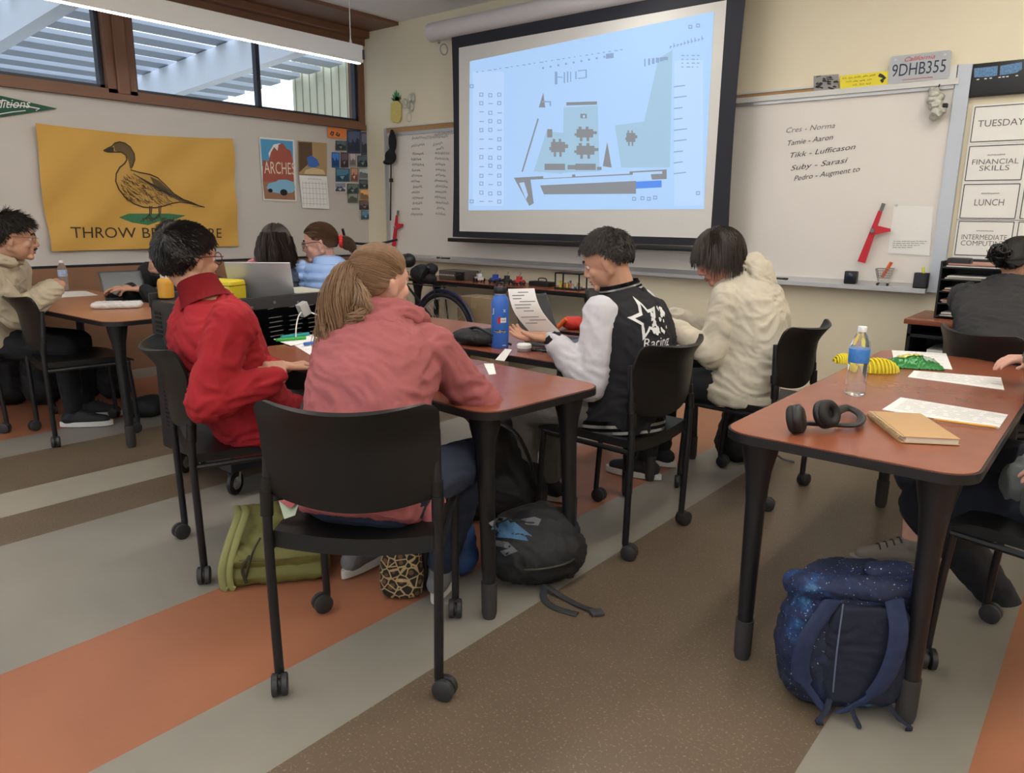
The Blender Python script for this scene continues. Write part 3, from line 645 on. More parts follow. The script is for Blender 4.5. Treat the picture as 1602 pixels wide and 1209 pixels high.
# notice (its square code is left out), cart, holder, camera on the tray
t = card('notice', 'white paper notice with small print stuck to the whiteboard', 'notice', [(1399, 322), (1461, 323), (1454, 400), (1389, 396)], M_paper, .024, wall=WF, nrm=NF)
bm = BM()
for k, (x0, x1) in enumerate(((1398, 1447), (1397, 1446), (1397, 1440), (1397, 1425))):
    y = 377+k*3.2; x = x0
    while x < x1: w = rnd.uniform(3, 8); a = WF(x, y+1, .0275); scribble(bm, a, XU, ZU, w*.0036, .006, NF, rnd, .0022); x += w+1.5
obj('small_print', bm, M_ink, t, smooth=False, world=True)
bm = BM(); disc(bm, WF(1402, 321, .03), (0, 1, 0), .009, .012, 10); obj('magnet', bm, M_alu, t, world=True)
p = WF(1338, 425); t = thing('webcam', 'small square black camera at the foot of the red compass', 'camera', (p.x, YW-.085, .907))
bm = BM(); box(bm, (-.04, -.025, 0), (.04, .025, .085), .008); obj('body', bm, M_black, t)
bm = BM(); disc(bm, (0, -.028, .05), (0, 1, 0), .022, .012, 20); obj('lens', bm, mat('lens_glass', (.02, .03, .06), .1), t)
p = WF(1388, 430); t = thing('miniature_shopping_cart', 'tiny wire shopping cart holding an orange marker on the tray', 'toy cart', (p.x, YW-.085, .907), .1)
bm = BM(); lo = [(-.035, -.025, .05), (.035, -.025, .05), (.035, .025, .05), (-.035, .025, .05)]; hi = [(-.05, -.032, .11), (.055, -.032, .115), (.055, .032, .115), (-.05, .032, .11)]
for k in range(4): tube(bm, [lo[k], lo[(k+1) % 4]], .002, 5); tube(bm, [hi[k], hi[(k+1) % 4]], .0025, 5); tube(bm, [lo[k], hi[k]], .002, 5)
for k in range(1, 7):
    u = k/7
    for a, b_ in ((0, 1), (3, 2)): tube(bm, [V(lo[a])*(1-u)+V(lo[b_])*u, V(hi[a])*(1-u)+V(hi[b_])*u], .0013, 4)
for k in range(1, 4):
    for s in (0, 1):
        u = k/4; i, j = (0, 1) if s == 0 else (3, 2); tube(bm, [V(lo[i])*(1-u)+V(hi[i])*u, V(lo[j])*(1-u)+V(hi[j])*u], .0013, 4)
for s in (-.02, .02): tube(bm, [(-.05, s, .11), (-.03, s, .03), (.035, s, .018)], .002, 5)
obj('wire_basket', bm, mat('chrome', (.6, .6, .6), .25, .9), t)
bm = BM()
for x in (-.03, .03):
    for y in (-.022, .022): disc(bm, (x, y, .009), (0, 1, 0), .009, .006, 12)
obj('wheels', bm, M_black, t)
bm = BM(); tube(bm, [(.035, 0, .155), (-.01, 0, .055)], .011, 8); tag(obj('orange_marker', bm, mat('orange_plastic', (.75, .14, .03), .5), None), 'fat orange marker standing in the miniature shopping cart', 'marker').location = t.location
p = WF(1445, 440); t = thing('mesh_pen_cup', 'black mesh pen cup at the right end of the marker tray', 'pen cup', (p.x, YW-.075, .907))
bm = BM()
for a, b_ in (((-.04, -.03, 0), (.04, -.027, .095)), ((-.04, .027, 0), (.04, .03, .095)), ((-.04, -.03, 0), (-.037, .03, .095)), ((.037, -.03, 0), (.04, .03, .095)), ((-.04, -.03, 0), (.04, .03, .004))): box(bm, a, b_)
obj('mesh_box', bm, mat('mesh_dark', (.03, .03, .035), .6, bump=.8, bscale=500), t, smooth=False)
bm = BM(); tube(bm, [(-.01, 0, .005), (.012, 0, .075), (.0, 0, .13)], .008, 8); tag(obj('yellow_highlighter', bm, mat('highlighter_yellow', (.70, .68, .05), .5), None), 'yellow highlighter standing in the mesh pen cup', 'pen').location = t.location
# black sign and schedule cards
t = thing('black_display', 'black wall display with speckled blue screen above the schedule cards', 'display', WF(1560, 130, .03))
bm = BM(); box(bm, (-.932, YW-.04, 2.06), (-.60, YW-.004, 2.25), .012); obj('case', bm, M_black, t, world=True)
m = mat('speckled_blue', (.10, .22, .40), .5, var=.9, vscale=90)
bm = BM()
for pts in (((1524, 107), (1561, 103), (1560, 118), (1549, 120), (1524, 121)), ((1565, 103), (1599, 97), (1599, 108), (1590, 114), (1564, 118))): poly(bm, [WF(x, y, .041) for x, y in pts], NF, .001)
obj('blue_screen', bm, m, t, smooth=False, world=True)
bm = BM()
for x in (1528, 1540, 1548, 1562, 1568, 1574, 1589): stroke(bm, [WF(x, 125-(x-1524)*.1, .0415), WF(x+4, 124.5-(x-1524)*.1, .0415)], .006, NF)
obj('small_marks', bm, M_white, t, smooth=False, world=True)
M_line = mat('card_line', (.07, .07, .07), .7)
sched = [('TUESDAY', None, (1516, 169), (1605, 161), (1512, 223)), ('FINANCIAL|SKILLS', 1, (1509, 230), (1600, 225), (1503, 283)), ('LUNCH', 1, (1501, 289), (1590, 285), (1496, 341)), ('INTERMEDIATE|COMPUTING', 1, (1496, 346), (1583, 344), (1489, 398)), ('', 1, (1489, 404), (1580, 405), (1482, 440))]
labs = ['top white schedule card reading TUESDAY', 'white schedule card reading FINANCIAL SKILLS', 'white schedule card reading LUNCH', 'white schedule card reading INTERMEDIATE COMPUTING behind the hair bun', 'lowest white schedule card just above the paper trays']
xw, hh = .29, .20
for i, (s, small, tl, tr, bl) in enumerate(sched):
    z1 = WF(*tl).z; z0 = WF(*bl).z; x0, x1 = -.875, -.585
    t = thing('schedule_card', labs[i], 'card', (x0, YW-.02, (z0+z1)/2), 0, 'schedule cards')
    bm = BM(); box(bm, (x0-.012, YW-.016, z0-.012), (x1+.012, YW-.012, z1+.012)); obj('card', bm, M_paper, t, smooth=False, world=True)
    bm = BM()
    for a, b_ in (((x0, z0), (x1, z0)), ((x1, z0), (x1, z1)), ((x1, z1), (x0, z1)), ((x0, z1), (x0, z0))): stroke(bm, [(a[0], YW-.0165, a[1]), (b_[0], YW-.0165, b_[1])], .005, NF)
    obj('border_line', bm, M_line, t, smooth=False, world=True)
    ln = s.split('|') if s else []
    hh_ = .038 if len(ln) < 2 else .030
    for k, q in enumerate(ln):
        w = min(.24, .034*len(q)) if len(q) > 6 else .155; z = (z0+z1)/2-.015-(k-(len(ln)-1)/2)*hh_*1.25-(.01 if small else 0)
        text(q, (((x0+x1)/2-w/2), YW-.0165, z), XU, ZU, hh_, mat('card_ink', (.16, .15, .14), .7), t, w=w, nrm=NF)
    if small:
        bm = BM(); scribble(bm, V(((x0+x1)/2-.045, YW-.0165, (z0+z1)/2+.043)), XU, ZU, .09, .009, NF, rnd, .003); obj('time_line', bm, M_line, t, smooth=False, world=True)
    if i:
        t = thing('schedule_card', ['', 'blank white card right of FINANCIAL SKILLS at the photo edge', 'blank white card right of LUNCH at the photo edge', 'blank white card right of INTERMEDIATE COMPUTING behind the hair bun', 'lowest white card at the right edge behind the dark hoodie'][i], 'card', (-.55, YW-.02, (z0+z1)/2), 0, 'schedule cards')
        bm = BM(); box(bm, (-.572, YW-.016, z0-.012), (-.27, YW-.012, z1+.012)); obj('card', bm, M_paper, t, smooth=False, world=True)
        bm = BM()
        for a, b_ in (((-.56, z0), (-.28, z0)), ((-.28, z0), (-.28, z1)), ((-.28, z1), (-.56, z1)), ((-.56, z1), (-.56, z0))): stroke(bm, [(a[0], YW-.0165, a[1]), (b_[0], YW-.0165, b_[1])], .005, NF)
        obj('border_line', bm, M_line, t, smooth=False, world=True)

# ================================================================== FURNITURE
M_lam = mat('cherry_laminate', (.26, .080, .042), .26, spec=.5, var=.13, vscale=14)
M_band = mat('table_edge_black', (.010, .009, .010), .4)
M_foot = mat('foot_grey', (.035, .033, .033), .7)
def table(label, cx, cy, L, Wd, rz, h=.737, legs=True, r=.09, mats=None, lean=.025):
    t = thing('classroom_table', label, 'table', (cx, cy, 0), rz, None)
    bm = BM(); o = rrect(L, Wd, r); slab(bm, o, h-.028, h-.003); obj('edge_band', bm, M_band, t, sharp=30)
    bm = BM(); o = rrect(L-.012, Wd-.012, r-.006); slab(bm, o, h-.006, h); obj('tabletop', bm, mats or M_lam, t, smooth=False)
    bm = BM(); box(bm, (-L/2+.12, -.03, h-.06), (L/2-.12, .03, h-.028)); obj('underframe', bm, M_blackm, t)
    for sx in (-1, 1):
        for sy in (-1, 1):
            x, y = sx*(L/2-.10), sy*(Wd/2-.09); bm = BM()
            P = [(x, y, h-.028), (x, y, h-.07), (x+sx*lean*.1, y, h-.13), (x+sx*lean*.25, y, h-.22), (x+sx*lean, y, .13)]
            tube(bm, P, [.056, .050, .037, .029, .0235], 18); lg = obj('leg', bm, M_blackm, t, sharp=60)
            bm = BM(); tube(bm, [(x+sx*lean, y, .13), (x+sx*lean*1.05, y, .02), (x+sx*lean*1.05, y, 0)], [.0275, .026, .021], 18); obj('foot', bm, M_foot, lg)
    return t
TB = {}
TB['near'] = table('long cherry-topped table where the pink hoodie and the red fleece sit', -2.185, 2.0, 1.55, .60, math.radians(-4.5))
TB['mid'] = table('cherry-topped table carrying the blue bottle and open laptop', -2.44, 2.79, 1.55, .66, 0)
TB['hood'] = table('cherry-topped table in front of the cream hoodie, beyond the laptop', -2.06, 3.54, .74, .66, 0)
TB['right'] = table('cherry-topped table on the right with headphones and notebook', -.523, 2.885, 1.84, .64, PI/2, lean=.0)
TB['left'] = table('light cherry-topped table on the left with the water bottle', -5.24, 2.06, 2.0, .74, math.radians(2), r=.12, mats=mat('light_cherry_laminate', (.40, .17, .085), .33, var=.1, vscale=10))
t = TB['front'] = table('narrow cherry table along the front wall crowded with gadgets', -4.33, 5.2, 2.2, .44, 0, r=.02)

M_chair = mat('charcoal_shell', (.0085, .008, .008), .40, spec=.4, bump=.05, bscale=300)
def make_chair(label):
    t = thing('classroom_chair', label, 'chair', (0, 0, 0), 0, 'black stacking chairs on castors')
    def back(u, v):
        s = 2*u-1; zb = .558+.035*s*s; zt = .866-.022*(1-s*s)-.05*max(0, abs(s)-.9)**2*100*.2
        z = zb+(zt-zb)*v; round_ = 1-.06*max(0, (abs(v-.5)-.42)/.08)**2
        x = .231*s*round_*(1+.04*v)
        y = -.262+.062*s*s*(.6+.4*v)-.035*v-.055*max(0, v-.62)**1.6/.38**1.6*(.55+.45*(1-s*s)) - .01
        return (x, y, z)
    bm = BM(); grid(bm, back, 24, 18, .012); obj('backrest', bm, M_chair, t, sharp=50)
    def seat(u, v):
        s = 2*u-1; w = .222-.03*max(0, v-.8)**2*25*.3
        x = w*s; y = -.225+.455*v; z = .485-.020*(1-s*s)*(1-.5*v)-.03*max(0, v-.7)**2/.09
        return (x, y, z)
    bm = BM(); grid(bm, seat, 20, 16, .012); 
    obj('seat', bm, M_chair, t, sharp=50)
    bm = BM(); grid(bm, lambda u, v: (.222*(2*u-1), -.226-.006*v, .485-.020*(1-(2*u-1)**2)-.045*v), 20, 2, .008)
    for s in (-1, 1): grid(bm, lambda u, v: (s*(.222+.003*v), -.225+.43*u, .485-.03*max(0, u-.7)**2/.09-.03*v), 12, 2, .006)
    obj('seat_rim', bm, M_chair, t, sharp=50)
    for s in (-1, 1):
        for rear in (1, 0):
            bm = BM()
            if rear: tube(bm, curve([(s*.226, -.235, .062), (s*.229, -.240, .28), (s*.230, -.243, .50), (s*.226, -.232, .64), (s*.223, -.225, .78)], 5), .0135, 12); x, y = s*.226, -.235
            else: tube(bm, curve([(s*.220, .215, .062), (s*.222, .205, .25), (s*.222, .190, .44)], 5), .0125, 12); x, y = s*.220, .215
            lg = obj('leg', bm, M_blackm, t, sharp=60)
            if rear:
                bm = BM(); tube(bm, [(s*.230, -.242, .535), (s*.229, -.238, .60)], .0175, 12); tube(bm, [(s*.227, -.233, .605), (s*.226, -.231, .64)], .0175, 12); obj('sleeve', bm, M_chair, lg)
            bm = BM(); a = .5*s+(.8 if rear else -.4); ax = V((math.cos(a), math.sin(a), 0)); fw = V((-math.sin(a), math.cos(a), 0))
            c = V((x, y, .032))+fw*(-.018)
            for q in (-1, 1): disc(bm, c+ax*q*.013, ax, .032, .019, 22)
            disc(bm, c, ax, .019, .01, 16); tube(bm, [V((x, y, .066)), V((x, y, .05)), c+V((0, 0, .012))], [.012, .015, .012], 10)
            obj('castor', bm, mat('castor_rubber', (.028, .028, .030), .5), lg, sharp=40)
    bm = BM()
    tube(bm, [(-.222, .19, .437), (.222, .19, .437)], .011, 8); tube(bm, [(-.228, -.2, .437), (.228, -.2, .437)], .010, 8)
    for s in (-1, 1): tube(bm, [(s*.229, -.24, .44), (s*.222, .195, .44)], .011, 8)
    obj('seat_frame', bm, M_blackm, t)
    return t
CH = {}
def face(v): v = V(v); return math.atan2(-v.x, v.y)
ch0 = make_chair('empty-backed charcoal chair in the centre foreground, under the person in the pink hoodie')
ch0.location = (-1.650, 1.372, 0); ch0.rotation_euler = (0, 0, face((-.60, .80)))
for x, y, f_, lab in ((-2.60, 1.545, (.33, .94), 'charcoal chair with bluish sheen under the boy in red fleece'),
    (-1.615, 2.655, (-1, .03), 'charcoal chair under the person in the black and white varsity jacket'),
    (-1.385, 3.53, (-1, .05), 'charcoal chair under the person in the cream hoodie'),
    (-4.83, 1.80, (.13, .99), 'empty bluish chair at the near side of the left table'),
    (-5.45, 1.50, (.8, .6), 'chair at the left edge under the person in the tan hoodie'),
    (-4.98, 3.02, (-.1, -1), 'chair on the far side of the left table under the person in black'),
    (-4.12, 2.64, (-.2, 1), 'chair hidden behind the charging cart, under the person in the navy hoodie'),
    (-3.50, 3.02, (-.3, 1), 'chair behind the charging cart under the person in the blue puffer jacket'),
    (-.05, 2.56, (-.97, .22), 'charcoal chair at the right edge under the person in dark shorts'),
    (-.30, 4.05, (.5, .6), 'charcoal chair behind the right table under the person in the dark hoodie')):
    dup(ch0, (x, y, 0), face(f_), lab)

# ================================================================== PEOPLE
def frame(f, up=(0, 0, 1), tilt=0.):
    """columns: side (right), front, up"""
    f = V(f).normalized(); s = f.cross(V(up)).normalized(); u = s.cross(f).normalized()
    M = Matrix((s, f, u)).transposed()
    return M @ Matrix.Rotation(tilt, 3, 'Y') if tilt else M
def ik(a, b, l1, l2, hint):
    a, b = V(a), V(b); d = b-a; L = min(d.length, (l1+l2)*.999); dn = d.normalized()
    x = (l1*l1-l2*l2+L*L)/(2*L); h = math.sqrt(max(l1*l1-x*x, 0)); hp = V(hint); hp = (hp-dn*hp.dot(dn)).normalized()
    return a+dn*x+hp*h, a+dn*L
def hand(bm, w, d, n, side=1, curl=.5, s=1., spread=1., thumb=.5):
    """w wrist, d towards the fingers, n palm normal; side +1: thumb on d x n side"""
    w, d, n = V(w), V(d).normalized(), V(n).normalized(); n = (n-d*n.dot(d)).normalized(); l = d.cross(n)*side
    roots = [w+d*.088*s+l*q*s for q in (.030, .010, -.010, -.028)]
    for q, r in zip((.022, .008, -.008, -.020), roots): cap(bm, w+d*.012+l*q*.8*s, r, .0150*s, .0125*s)
    cap(bm, w-d*.02, w+d*.03, .024*s, .022*s)
    for i, (r, L) in enumerate(zip(roots, (.072, .080, .075, .060))):
        p = r; a = curl*(.6+.15*i); dd = (d+l*(.10-.066*i)*spread).normalized(); pts = [p]
        for k, fr in enumerate((.42, .32, .26)):
            ax = dd.cross(n).normalized(); dd = (dd*math.cos(a)+n*math.sin(a)).normalized() if True else dd
            n2 = (n-dd*n.dot(dd)); p = p+dd*L*fr*s; pts.append(p); nn = ax.cross(dd); n = nn.normalized() if nn.length > .1 else n; a = curl*(.8+.1*i)
        chain(bm, pts, [.0098*s, .0090*s, .0082*s, .0070*s]); n = V(n)
        n = (d.cross(l)*-side).normalized(); n = (V(n)).normalized()
        if i == 0: n0 = n
    n = -(l.cross(d)*side).normalized()
    n = (d.cross(l)*(1 if side > 0 else -1)).normalized()
    n = -n
    b = w+d*.025*s+l*.026*s; m_ = b+(d*.75+l*.60+n*thumb*.6).normalized()*.040*s; e = m_+(d*.95+l*.15+n*thumb*.8).normalized()*.030*s; t_ = e+(d*1.+n*thumb*.8).normalized()*.022*s
    chain(bm, [b, m_, e, t_], [.015*s, .0115*s, .0100*s, .0080*s])
SK = (.078, .100, .094)      # skull radii: side, front, up
def hairline(d):
    s, f, u = d
    xs = [-1, -.45, -.12, .12, .35, .62, .85, 1.01]; ys = [-.72, -.66, -.30, .02, -.02, .30, .50, .58]
    for i in range(len(xs)-1):
        if f <= xs[i+1]: t = (f-xs[i])/(xs[i+1]-xs[i]); return ys[i]+(ys[i+1]-ys[i])*t
    return .6
class Head:
    def __init__(self, H, f, tilt=0., s=1.):
        self.c = V(H); self.M = frame(f, tilt=tilt); self.s = s
    def w(self, s, f, u): return self.c + self.M @ (V((s, f, u))*self.s)
def head_prims(bm, h, neck, fem=False):
    S = h.s; M = h.M; w = h.w
    ell(bm, w(0, -.006, .020), (SK[0]*S, SK[1]*S, SK[2]*S), M)
    ell(bm, w(0, .030, -.035), (.060*S, .058*S, .078*S), M)
    for q in (-1, 1):
        cap(bm, w(q*.050, -.008, -.052), w(0, .058, -.090), .021*S, .020*S)
        cap(bm, w(q*.056, -.010, -.02), w(q*.050, -.008, -.052), .022*S, .020*S)
        ell(bm, w(q*.036, .062, -.032), (.023*S, .020*S, .022*S), M)
        ell(bm, w(q*.0775, -.010, -.010), (.007*S, .018*S, .030*S), M @ Matrix.Rotation(.18, 3, 'X'))
        ell(bm, w(q*.0800, -.018, .004), (.009*S, .013*S, .016*S), M)
        ell(bm, w(q*.0755, -.002, -.036), (.006*S, .009*S, .010*S), M)
        cap(bm, w(q*.016, .086, .020), w(q*.040, .076, .020), .0105*S)
        ell(bm, w(q*.012, .098, -.038), (.008*S, .009*S, .008*S), M)
    cap(bm, w(0, .090, .008), w(0, .108, -.030), .0075*S, .0115*S)
    cap(bm, w(-.014, .088, -.060), w(.014, .088, -.060), .0095*S); cap(bm, w(-.012, .086, -.070), w(.012, .086, -.070), .0095*S)
    ell(bm, w(0, .077, -.095), (.022*S, .018*S, .017*S), M); ell(bm, w(0, .072, -.055), (.030*S, .022*S, .024*S), M)
    cap(bm, neck, w(0, -.022, -.045), .056*S if not fem else .050*S, .052*S if not fem else .046*S); cap(bm, neck, w(0, .0, -.06), .05*S, .045*S)
def face_parts(P, h, iris=(.05, .025, .01), brow=(.02, .014, .01)):
    S = h.s
    for q in (-1, 1):
        bm = BM(); ell(bm, h.w(q*.031, .0735, -.002), (.0122*S,)*3, n=3); e = obj('eye', bm, mat('eye_white', (.62, .58, .54), .25), P, world=True)
        bm = BM(); disc(bm, h.w(q*.0315, .0848, -.002), h.M @ V((0, 1, 0)), .0055*S, .002, 14); obj('iris', bm, mat('iris_%d' % (iris[0]*100), iris, .2), e, world=True)
        bm = BM(); tube(bm, curve([h.w(q*.014, .0955, .020), h.w(q*.030, .0915, .027), h.w(q*.046, .079, .021)], 4), .0035*S, 6, flat=1.4); obj('eyebrow', bm, mat('brow_%d' % (brow[0]*1000), brow, .9), P, world=True)
        bm = BM(); tube(bm, curve([h.w(q*.019, .085, .005), h.w(q*.031, .0875, .0095), h.w(q*.044, .079, .004)], 4), .0028*S, 6); obj('eyelid', bm, P['_skin'], P, world=True)
    bm = BM(); tube(bm, curve([h.w(-.020, .0905, -.0645), h.w(-.008, .0985, -.0615), h.w(0, .0985, -.063), h.w(.008, .0985, -.0615), h.w(.020, .0905, -.0645)], 4), .0040*S, 6)
    tube(bm, curve([h.w(-.016, .0895, -.0695), h.w(0, .0975, -.0725), h.w(.016, .0895, -.0695)], 4), .0045*S, 6); obj('lips', bm, mat('lips', (.36, .14, .11), .5), P, world=True)
def strands(bm, paths, r=.0011, n=3):
    for pts in paths:
        pv = None
        for i, p in enumerate(pts):
            d = (pts[min(i+1, len(pts)-1)]-pts[max(i-1, 0)]); 
            if d.length < 1e-7: continue
            d.normalize(); x = d.orthogonal().normalized(); y = d.cross(x)
            if pv is not None: x = (pv-d*pv.dot(d)); x = x.normalized() if x.length > 1e-4 else d.orthogonal().normalized(); y = d.cross(x)
            pv = x; rr = r*(1 if i < len(pts)-2 else .55); R = ring(bm, p, x, y, rr, rr, n)
            if i: bridge(bm, prev, R)
            prev = R
def skull_out(h, p, k):
    q = h.M.transposed() @ (p-h.c)/h.s - V((0, -.006, .020)); e = V((q.x/SK[0], q.y/SK[1], q.z/SK[2])); L = e.length
    if L < k: e = e*(k/L); q = V((e.x*SK[0], e.y*SK[1], e.z*SK[2])); return h.c + h.M @ ((q+V((0, -.006, .020)))*h.s)
    return p
def hair(P, h, m, style='short', n=900, L=.045, seed=1, thick=1.07, lift=.25, tie=None, line=None, rough=.12, extra=None, capbump=.004, crown=(0, -.55, .8), r=.0012):
    rnd = random.Random(seed); hl = line or hairline
    bm = BM(); bmesh.ops.create_icosphere(bm, subdivisions=5, radius=1)
    for v in bm.verts:
        d = v.co.normalized(); k = d.z-hl(d); w = max(0, min(1, k/.10)); q = thick*(1+capbump*8*noise.noise(d*9+V((seed, 0, 0)))); rr = .90+(q-.90)*w*w*(3-2*w)
        v.co = h.w(d.x*SK[0]*rr, d.y*SK[1]*rr-.006, d.z*SK[2]*rr+.020)
    paths = []; cr_ = V(crown).normalized()
    g = V((0, 0, -1))
    while len(paths) < n:
        d = V((rnd.gauss(0, 1), rnd.gauss(0, 1), rnd.gauss(0, 1))).normalized()
        if d.z < hl(d)+.04: continue
        p = h.w(d.x*SK[0]*thick, d.y*SK[1]*thick-.006, d.z*SK[2]*thick+.020); nrm = (h.M @ V((d.x/SK[0], d.y/SK[1], d.z/SK[2]))).normalized()
        fl = h.M @ (d-cr_); fl = (fl-nrm*fl.dot(nrm)).normalized() if fl.length > 1e-3 else h.M @ V((0, 1, 0))
        jit = V((rnd.uniform(-1, 1), rnd.uniform(-1, 1), rnd.uniform(-1, 1)))*rough
        pts = [p]; ln = L*rnd.uniform(.65, 1.1)*(.62 if style == 'fall' and d.y > .55 else 1)*(.45 if style == 'short' and ((abs(d.x) > .55 and d.z < .30) or (d.y < -.3 and d.z < -.05)) else 1); st = 6 if style == 'short' else 12
        if style == 'tie':
            T = V(tie); st = 10
            for k in range(st):
                t = T-pts[-1]
                if t.length < .012: break
                stp = t.normalized()*min(.022, t.length)+jit*.004; pts.append(skull_out(h, pts[-1]+stp, thick+.015+.03*rnd.random()*(k/st)))
            if len(pts) < 3: continue
        else:
            dd = (fl*(1-lift)+nrm*lift+jit).normalized()
            if style == 'fall': dd = (fl*.9+nrm*.1+g*.2+jit).normalized()
            for k in range(st):
                if style == 'fall': dd = (dd+g*.22+jit*.12).normalized()
                else: dd = (dd+g*.05+jit*.3).normalized()
                pts.append(skull_out(h, pts[-1]+dd*(ln/st), thick+.02+(.05*rnd.random() if style == 'fall' else 0)))
        paths.append(pts)
    strands(bm, paths, r*h.s)
    if extra: extra(bm, rnd)
    return obj('hair', bm, m, P, world=True, sharp=80)
def bundle(bm, rnd, pts, rad, n=260, curl=.006, r=.0013, frac=.5):
    C = curve(pts, 8); m_ = len(C); paths = []
    for q in range(n):
        a = rnd.uniform(0, 2*PI); rr = math.sqrt(rnd.random()); ph = rnd.uniform(0, 6); e = int(m_*rnd.uniform(frac, 1)); P_ = []
        for i in range(0, max(e, 4), 2):
            i = min(i, m_-1)
            t = i/(m_-1); d = (C[min(i+1, m_-1)]-C[max(i-1, 0)]).normalized(); x = d.cross(V((.3, .5, .8))).normalized(); y = d.cross(x); R = rad(t)*rr
            P_.append(C[i]+x*math.cos(a)*R+y*math.sin(a)*R+(x*math.sin(ph+t*9)+y*math.cos(ph*2+t*7))*curl*t)
        paths.append(P_)
    strands(bm, paths, r)
def skin(name, c): return mat(name, c, .55, spec=.4, bump=.1, bscale=300, var=.06, vscale=25)
M_hairb = mat('black_hair', (.010, .008, .008), .42, spec=.45); M_hairn = mat('dark_brown_hair', (.025, .015, .010), .45)
M_hairl = mat('light_brown_hair', (.23, .135, .075), .5, var=.4, vscale=60); M_hairv = mat('brown_black_hair', (.020, .015, .012), .55)
def spine(Pl, Nk, fwd, hump=.05, wid=1., dep=1., top=1., pad=0., low=None):
    """torso rings from the pelvis to the base of the neck, rounded back by hump"""
    Pl, Nk = V(Pl), V(Nk); fwd = V(fwd).normalized(); ax = Nk-Pl; out = []
    side = fwd.cross(V((0, 0, 1))).normalized()
    for t, a, b in ((-.12, .155, .115), (0, .175, .125), (.18, .168, .118), (.38, .160, .112), (.6, .172, .118), (.78, .185, .112), (.89, .165, .095), (.97, .105, .070), (1.03, .062, .058)):
        c = Pl+ax*t-fwd*hump*math.sin(PI*max(0, min(1, t)))
        tt = ax.normalized() - fwd*hump*2.2*math.cos(PI*max(0, min(1, t)))
        f2 = (fwd-tt*fwd.dot(tt)/tt.dot(tt)).normalized()
        k = pad if t < .9 else pad*.8
        out.append((c, side, f2, a*wid+k, b*dep+k))
    return out
def person(label, Pl, Nk, Hd, fwd, look, wr, kn, an, el=None, toe=None, skinc=None, top=None, legc=None, shoec=None, hump=.05, hands=(None, None), wid=1., dep=1., sleeve=.045, group=None, sw=.185, headtilt=0., fem=False, loc=None, wrk=.006, wseed=1, topname='hoodie', bottoms='trousers', sleevec=None, legr=1., headface=True, kh=None, hs=1., shoes=True, armr=1., shins=True, voxtop=.0085, drop=.085):
    """wr/kn/an: (left, right) points; builds one continuous body, then the clothes as children"""
    fwd = V(fwd).normalized(); side = fwd.cross(V((0, 0, 1))).normalized(); Nk = V(Nk); Pl = V(Pl)
    t = thing('person', label, 'person', (Pl.x, Pl.y, 0), 0, group)
    h = Head(Hd, look, headtilt, hs); Sx = skinc
    ax = (Nk-Pl).normalized()
    sh = [Nk-ax*drop+side*q*sw*wid for q in (-1, 1)]
    bm = BM(); head_prims(bm, h, Nk+V((0, 0, .01)), fem)
    loft(bm, spine(Pl, Nk, fwd, hump, wid*.9, dep*.9))
    arms = []; hn = hands
    for i in (0, 1):
        if wr[i] is None: arms.append(None); continue
        hint = (el[i] if el and el[i] else side*(-1 if i == 0 else 1)*.6+V((0, 0, -1)))
        e, w = ik(sh[i], wr[i], .285, .25, hint); arms.append((sh[i], e, w))
        chain(bm, [sh[i], e, w], [.046, .040, .026])
        if hn[i]: d, n_, c_, th = hn[i]; hand(bm, w+V(d).normalized()*.01, d, n_, side=(1 if i else -1), curl=c_, thumb=th, s=1.0)
        else: cap(bm, w, w+(w-e).normalized()*.05, .026, .028)
    legs = []
    for i in (0, 1):
        hip = Pl+side*(-.085 if i == 0 else .085)-V((0, 0, .01)); k = V(kn[i]); a = V(an[i]); legs.append((hip, k, a))
        chain(bm, [hip, k, a], [.070*legr, .048*legr, .034]); 
        tt = (toe[i] if toe and toe[i] else fwd); cap(bm, a-V((0, 0, .03)), a+V(tt).normalized()*.12-V((0, 0, .055)), .03, .026)
    body = fuse('body', bm, Sx, t, .0055, 3)
    t['_skin'] = None
    # clothing
    bm = BM(); loft(bm, spine(Pl-ax*.02, Nk-ax*.02, fwd, hump, wid, dep, pad=.026))
    sleeves = BM() if sleevec else bm
    for i in (0, 1):
        if not arms[i]: continue
        s_, e, w = arms[i]; d = (w-e).normalized(); wc = w-d*(sleeve-.03); A = armr
        ell(bm, s_-ax*.02, (.066*A, .072*A, .066*A)) if not sleevec else None
        chain(sleeves, [s_, s_*.5+e*.5, e, e*.5+wc*.5, wc-d*.035], [.066*A, .063*A, .060*A, .054*A, .045*A]); cap(sleeves, wc-d*.045, wc, .038*A, .035*A)
    for i in (0, 1):
        if t and topname in ('hoodie', 'fleece', 'varsity_jacket', 'jacket', 'puffer_jacket'): cap(bm, Pl+side*.07*(-1 if i == 0 else 1), Pl+side*.07*(-1 if i == 0 else 1)+fwd*.10, .10*wid, .085*wid)
    disp = wrinkle(wrk, 11, wseed) if wrk else None
    tp = fuse(topname, bm, top, t, voxtop, 4, disp)
    if sleevec: fuse('sleeves', sleeves, sleevec, tp, voxtop, 3, wrinkle(wrk, 10, wseed+5))
    bm = BM()
    for i, (hip, k, a) in enumerate(legs):
        d = (a-k).normalized(); q = legr
        cap(bm, Pl, hip, .115*q, .11*q); chain(bm, [hip, k], [.100*q, .078*q])
        if shins: chain(bm, [k, k*.4+a*.6, a-d*.03], [.074*q, .062*q, .052*q])
        else: cap(bm, k, k+d*.10, .080*q, .075*q)
    if not shins: k, a = legs[0][1:]; chain(bm, [k, k*.4+a*.6, a-(a-k).normalized()*.05], [.080, .068, .055])
    fuse(bottoms, bm, legc, t, .010, 3, wrinkle(.005, 9, wseed+2))
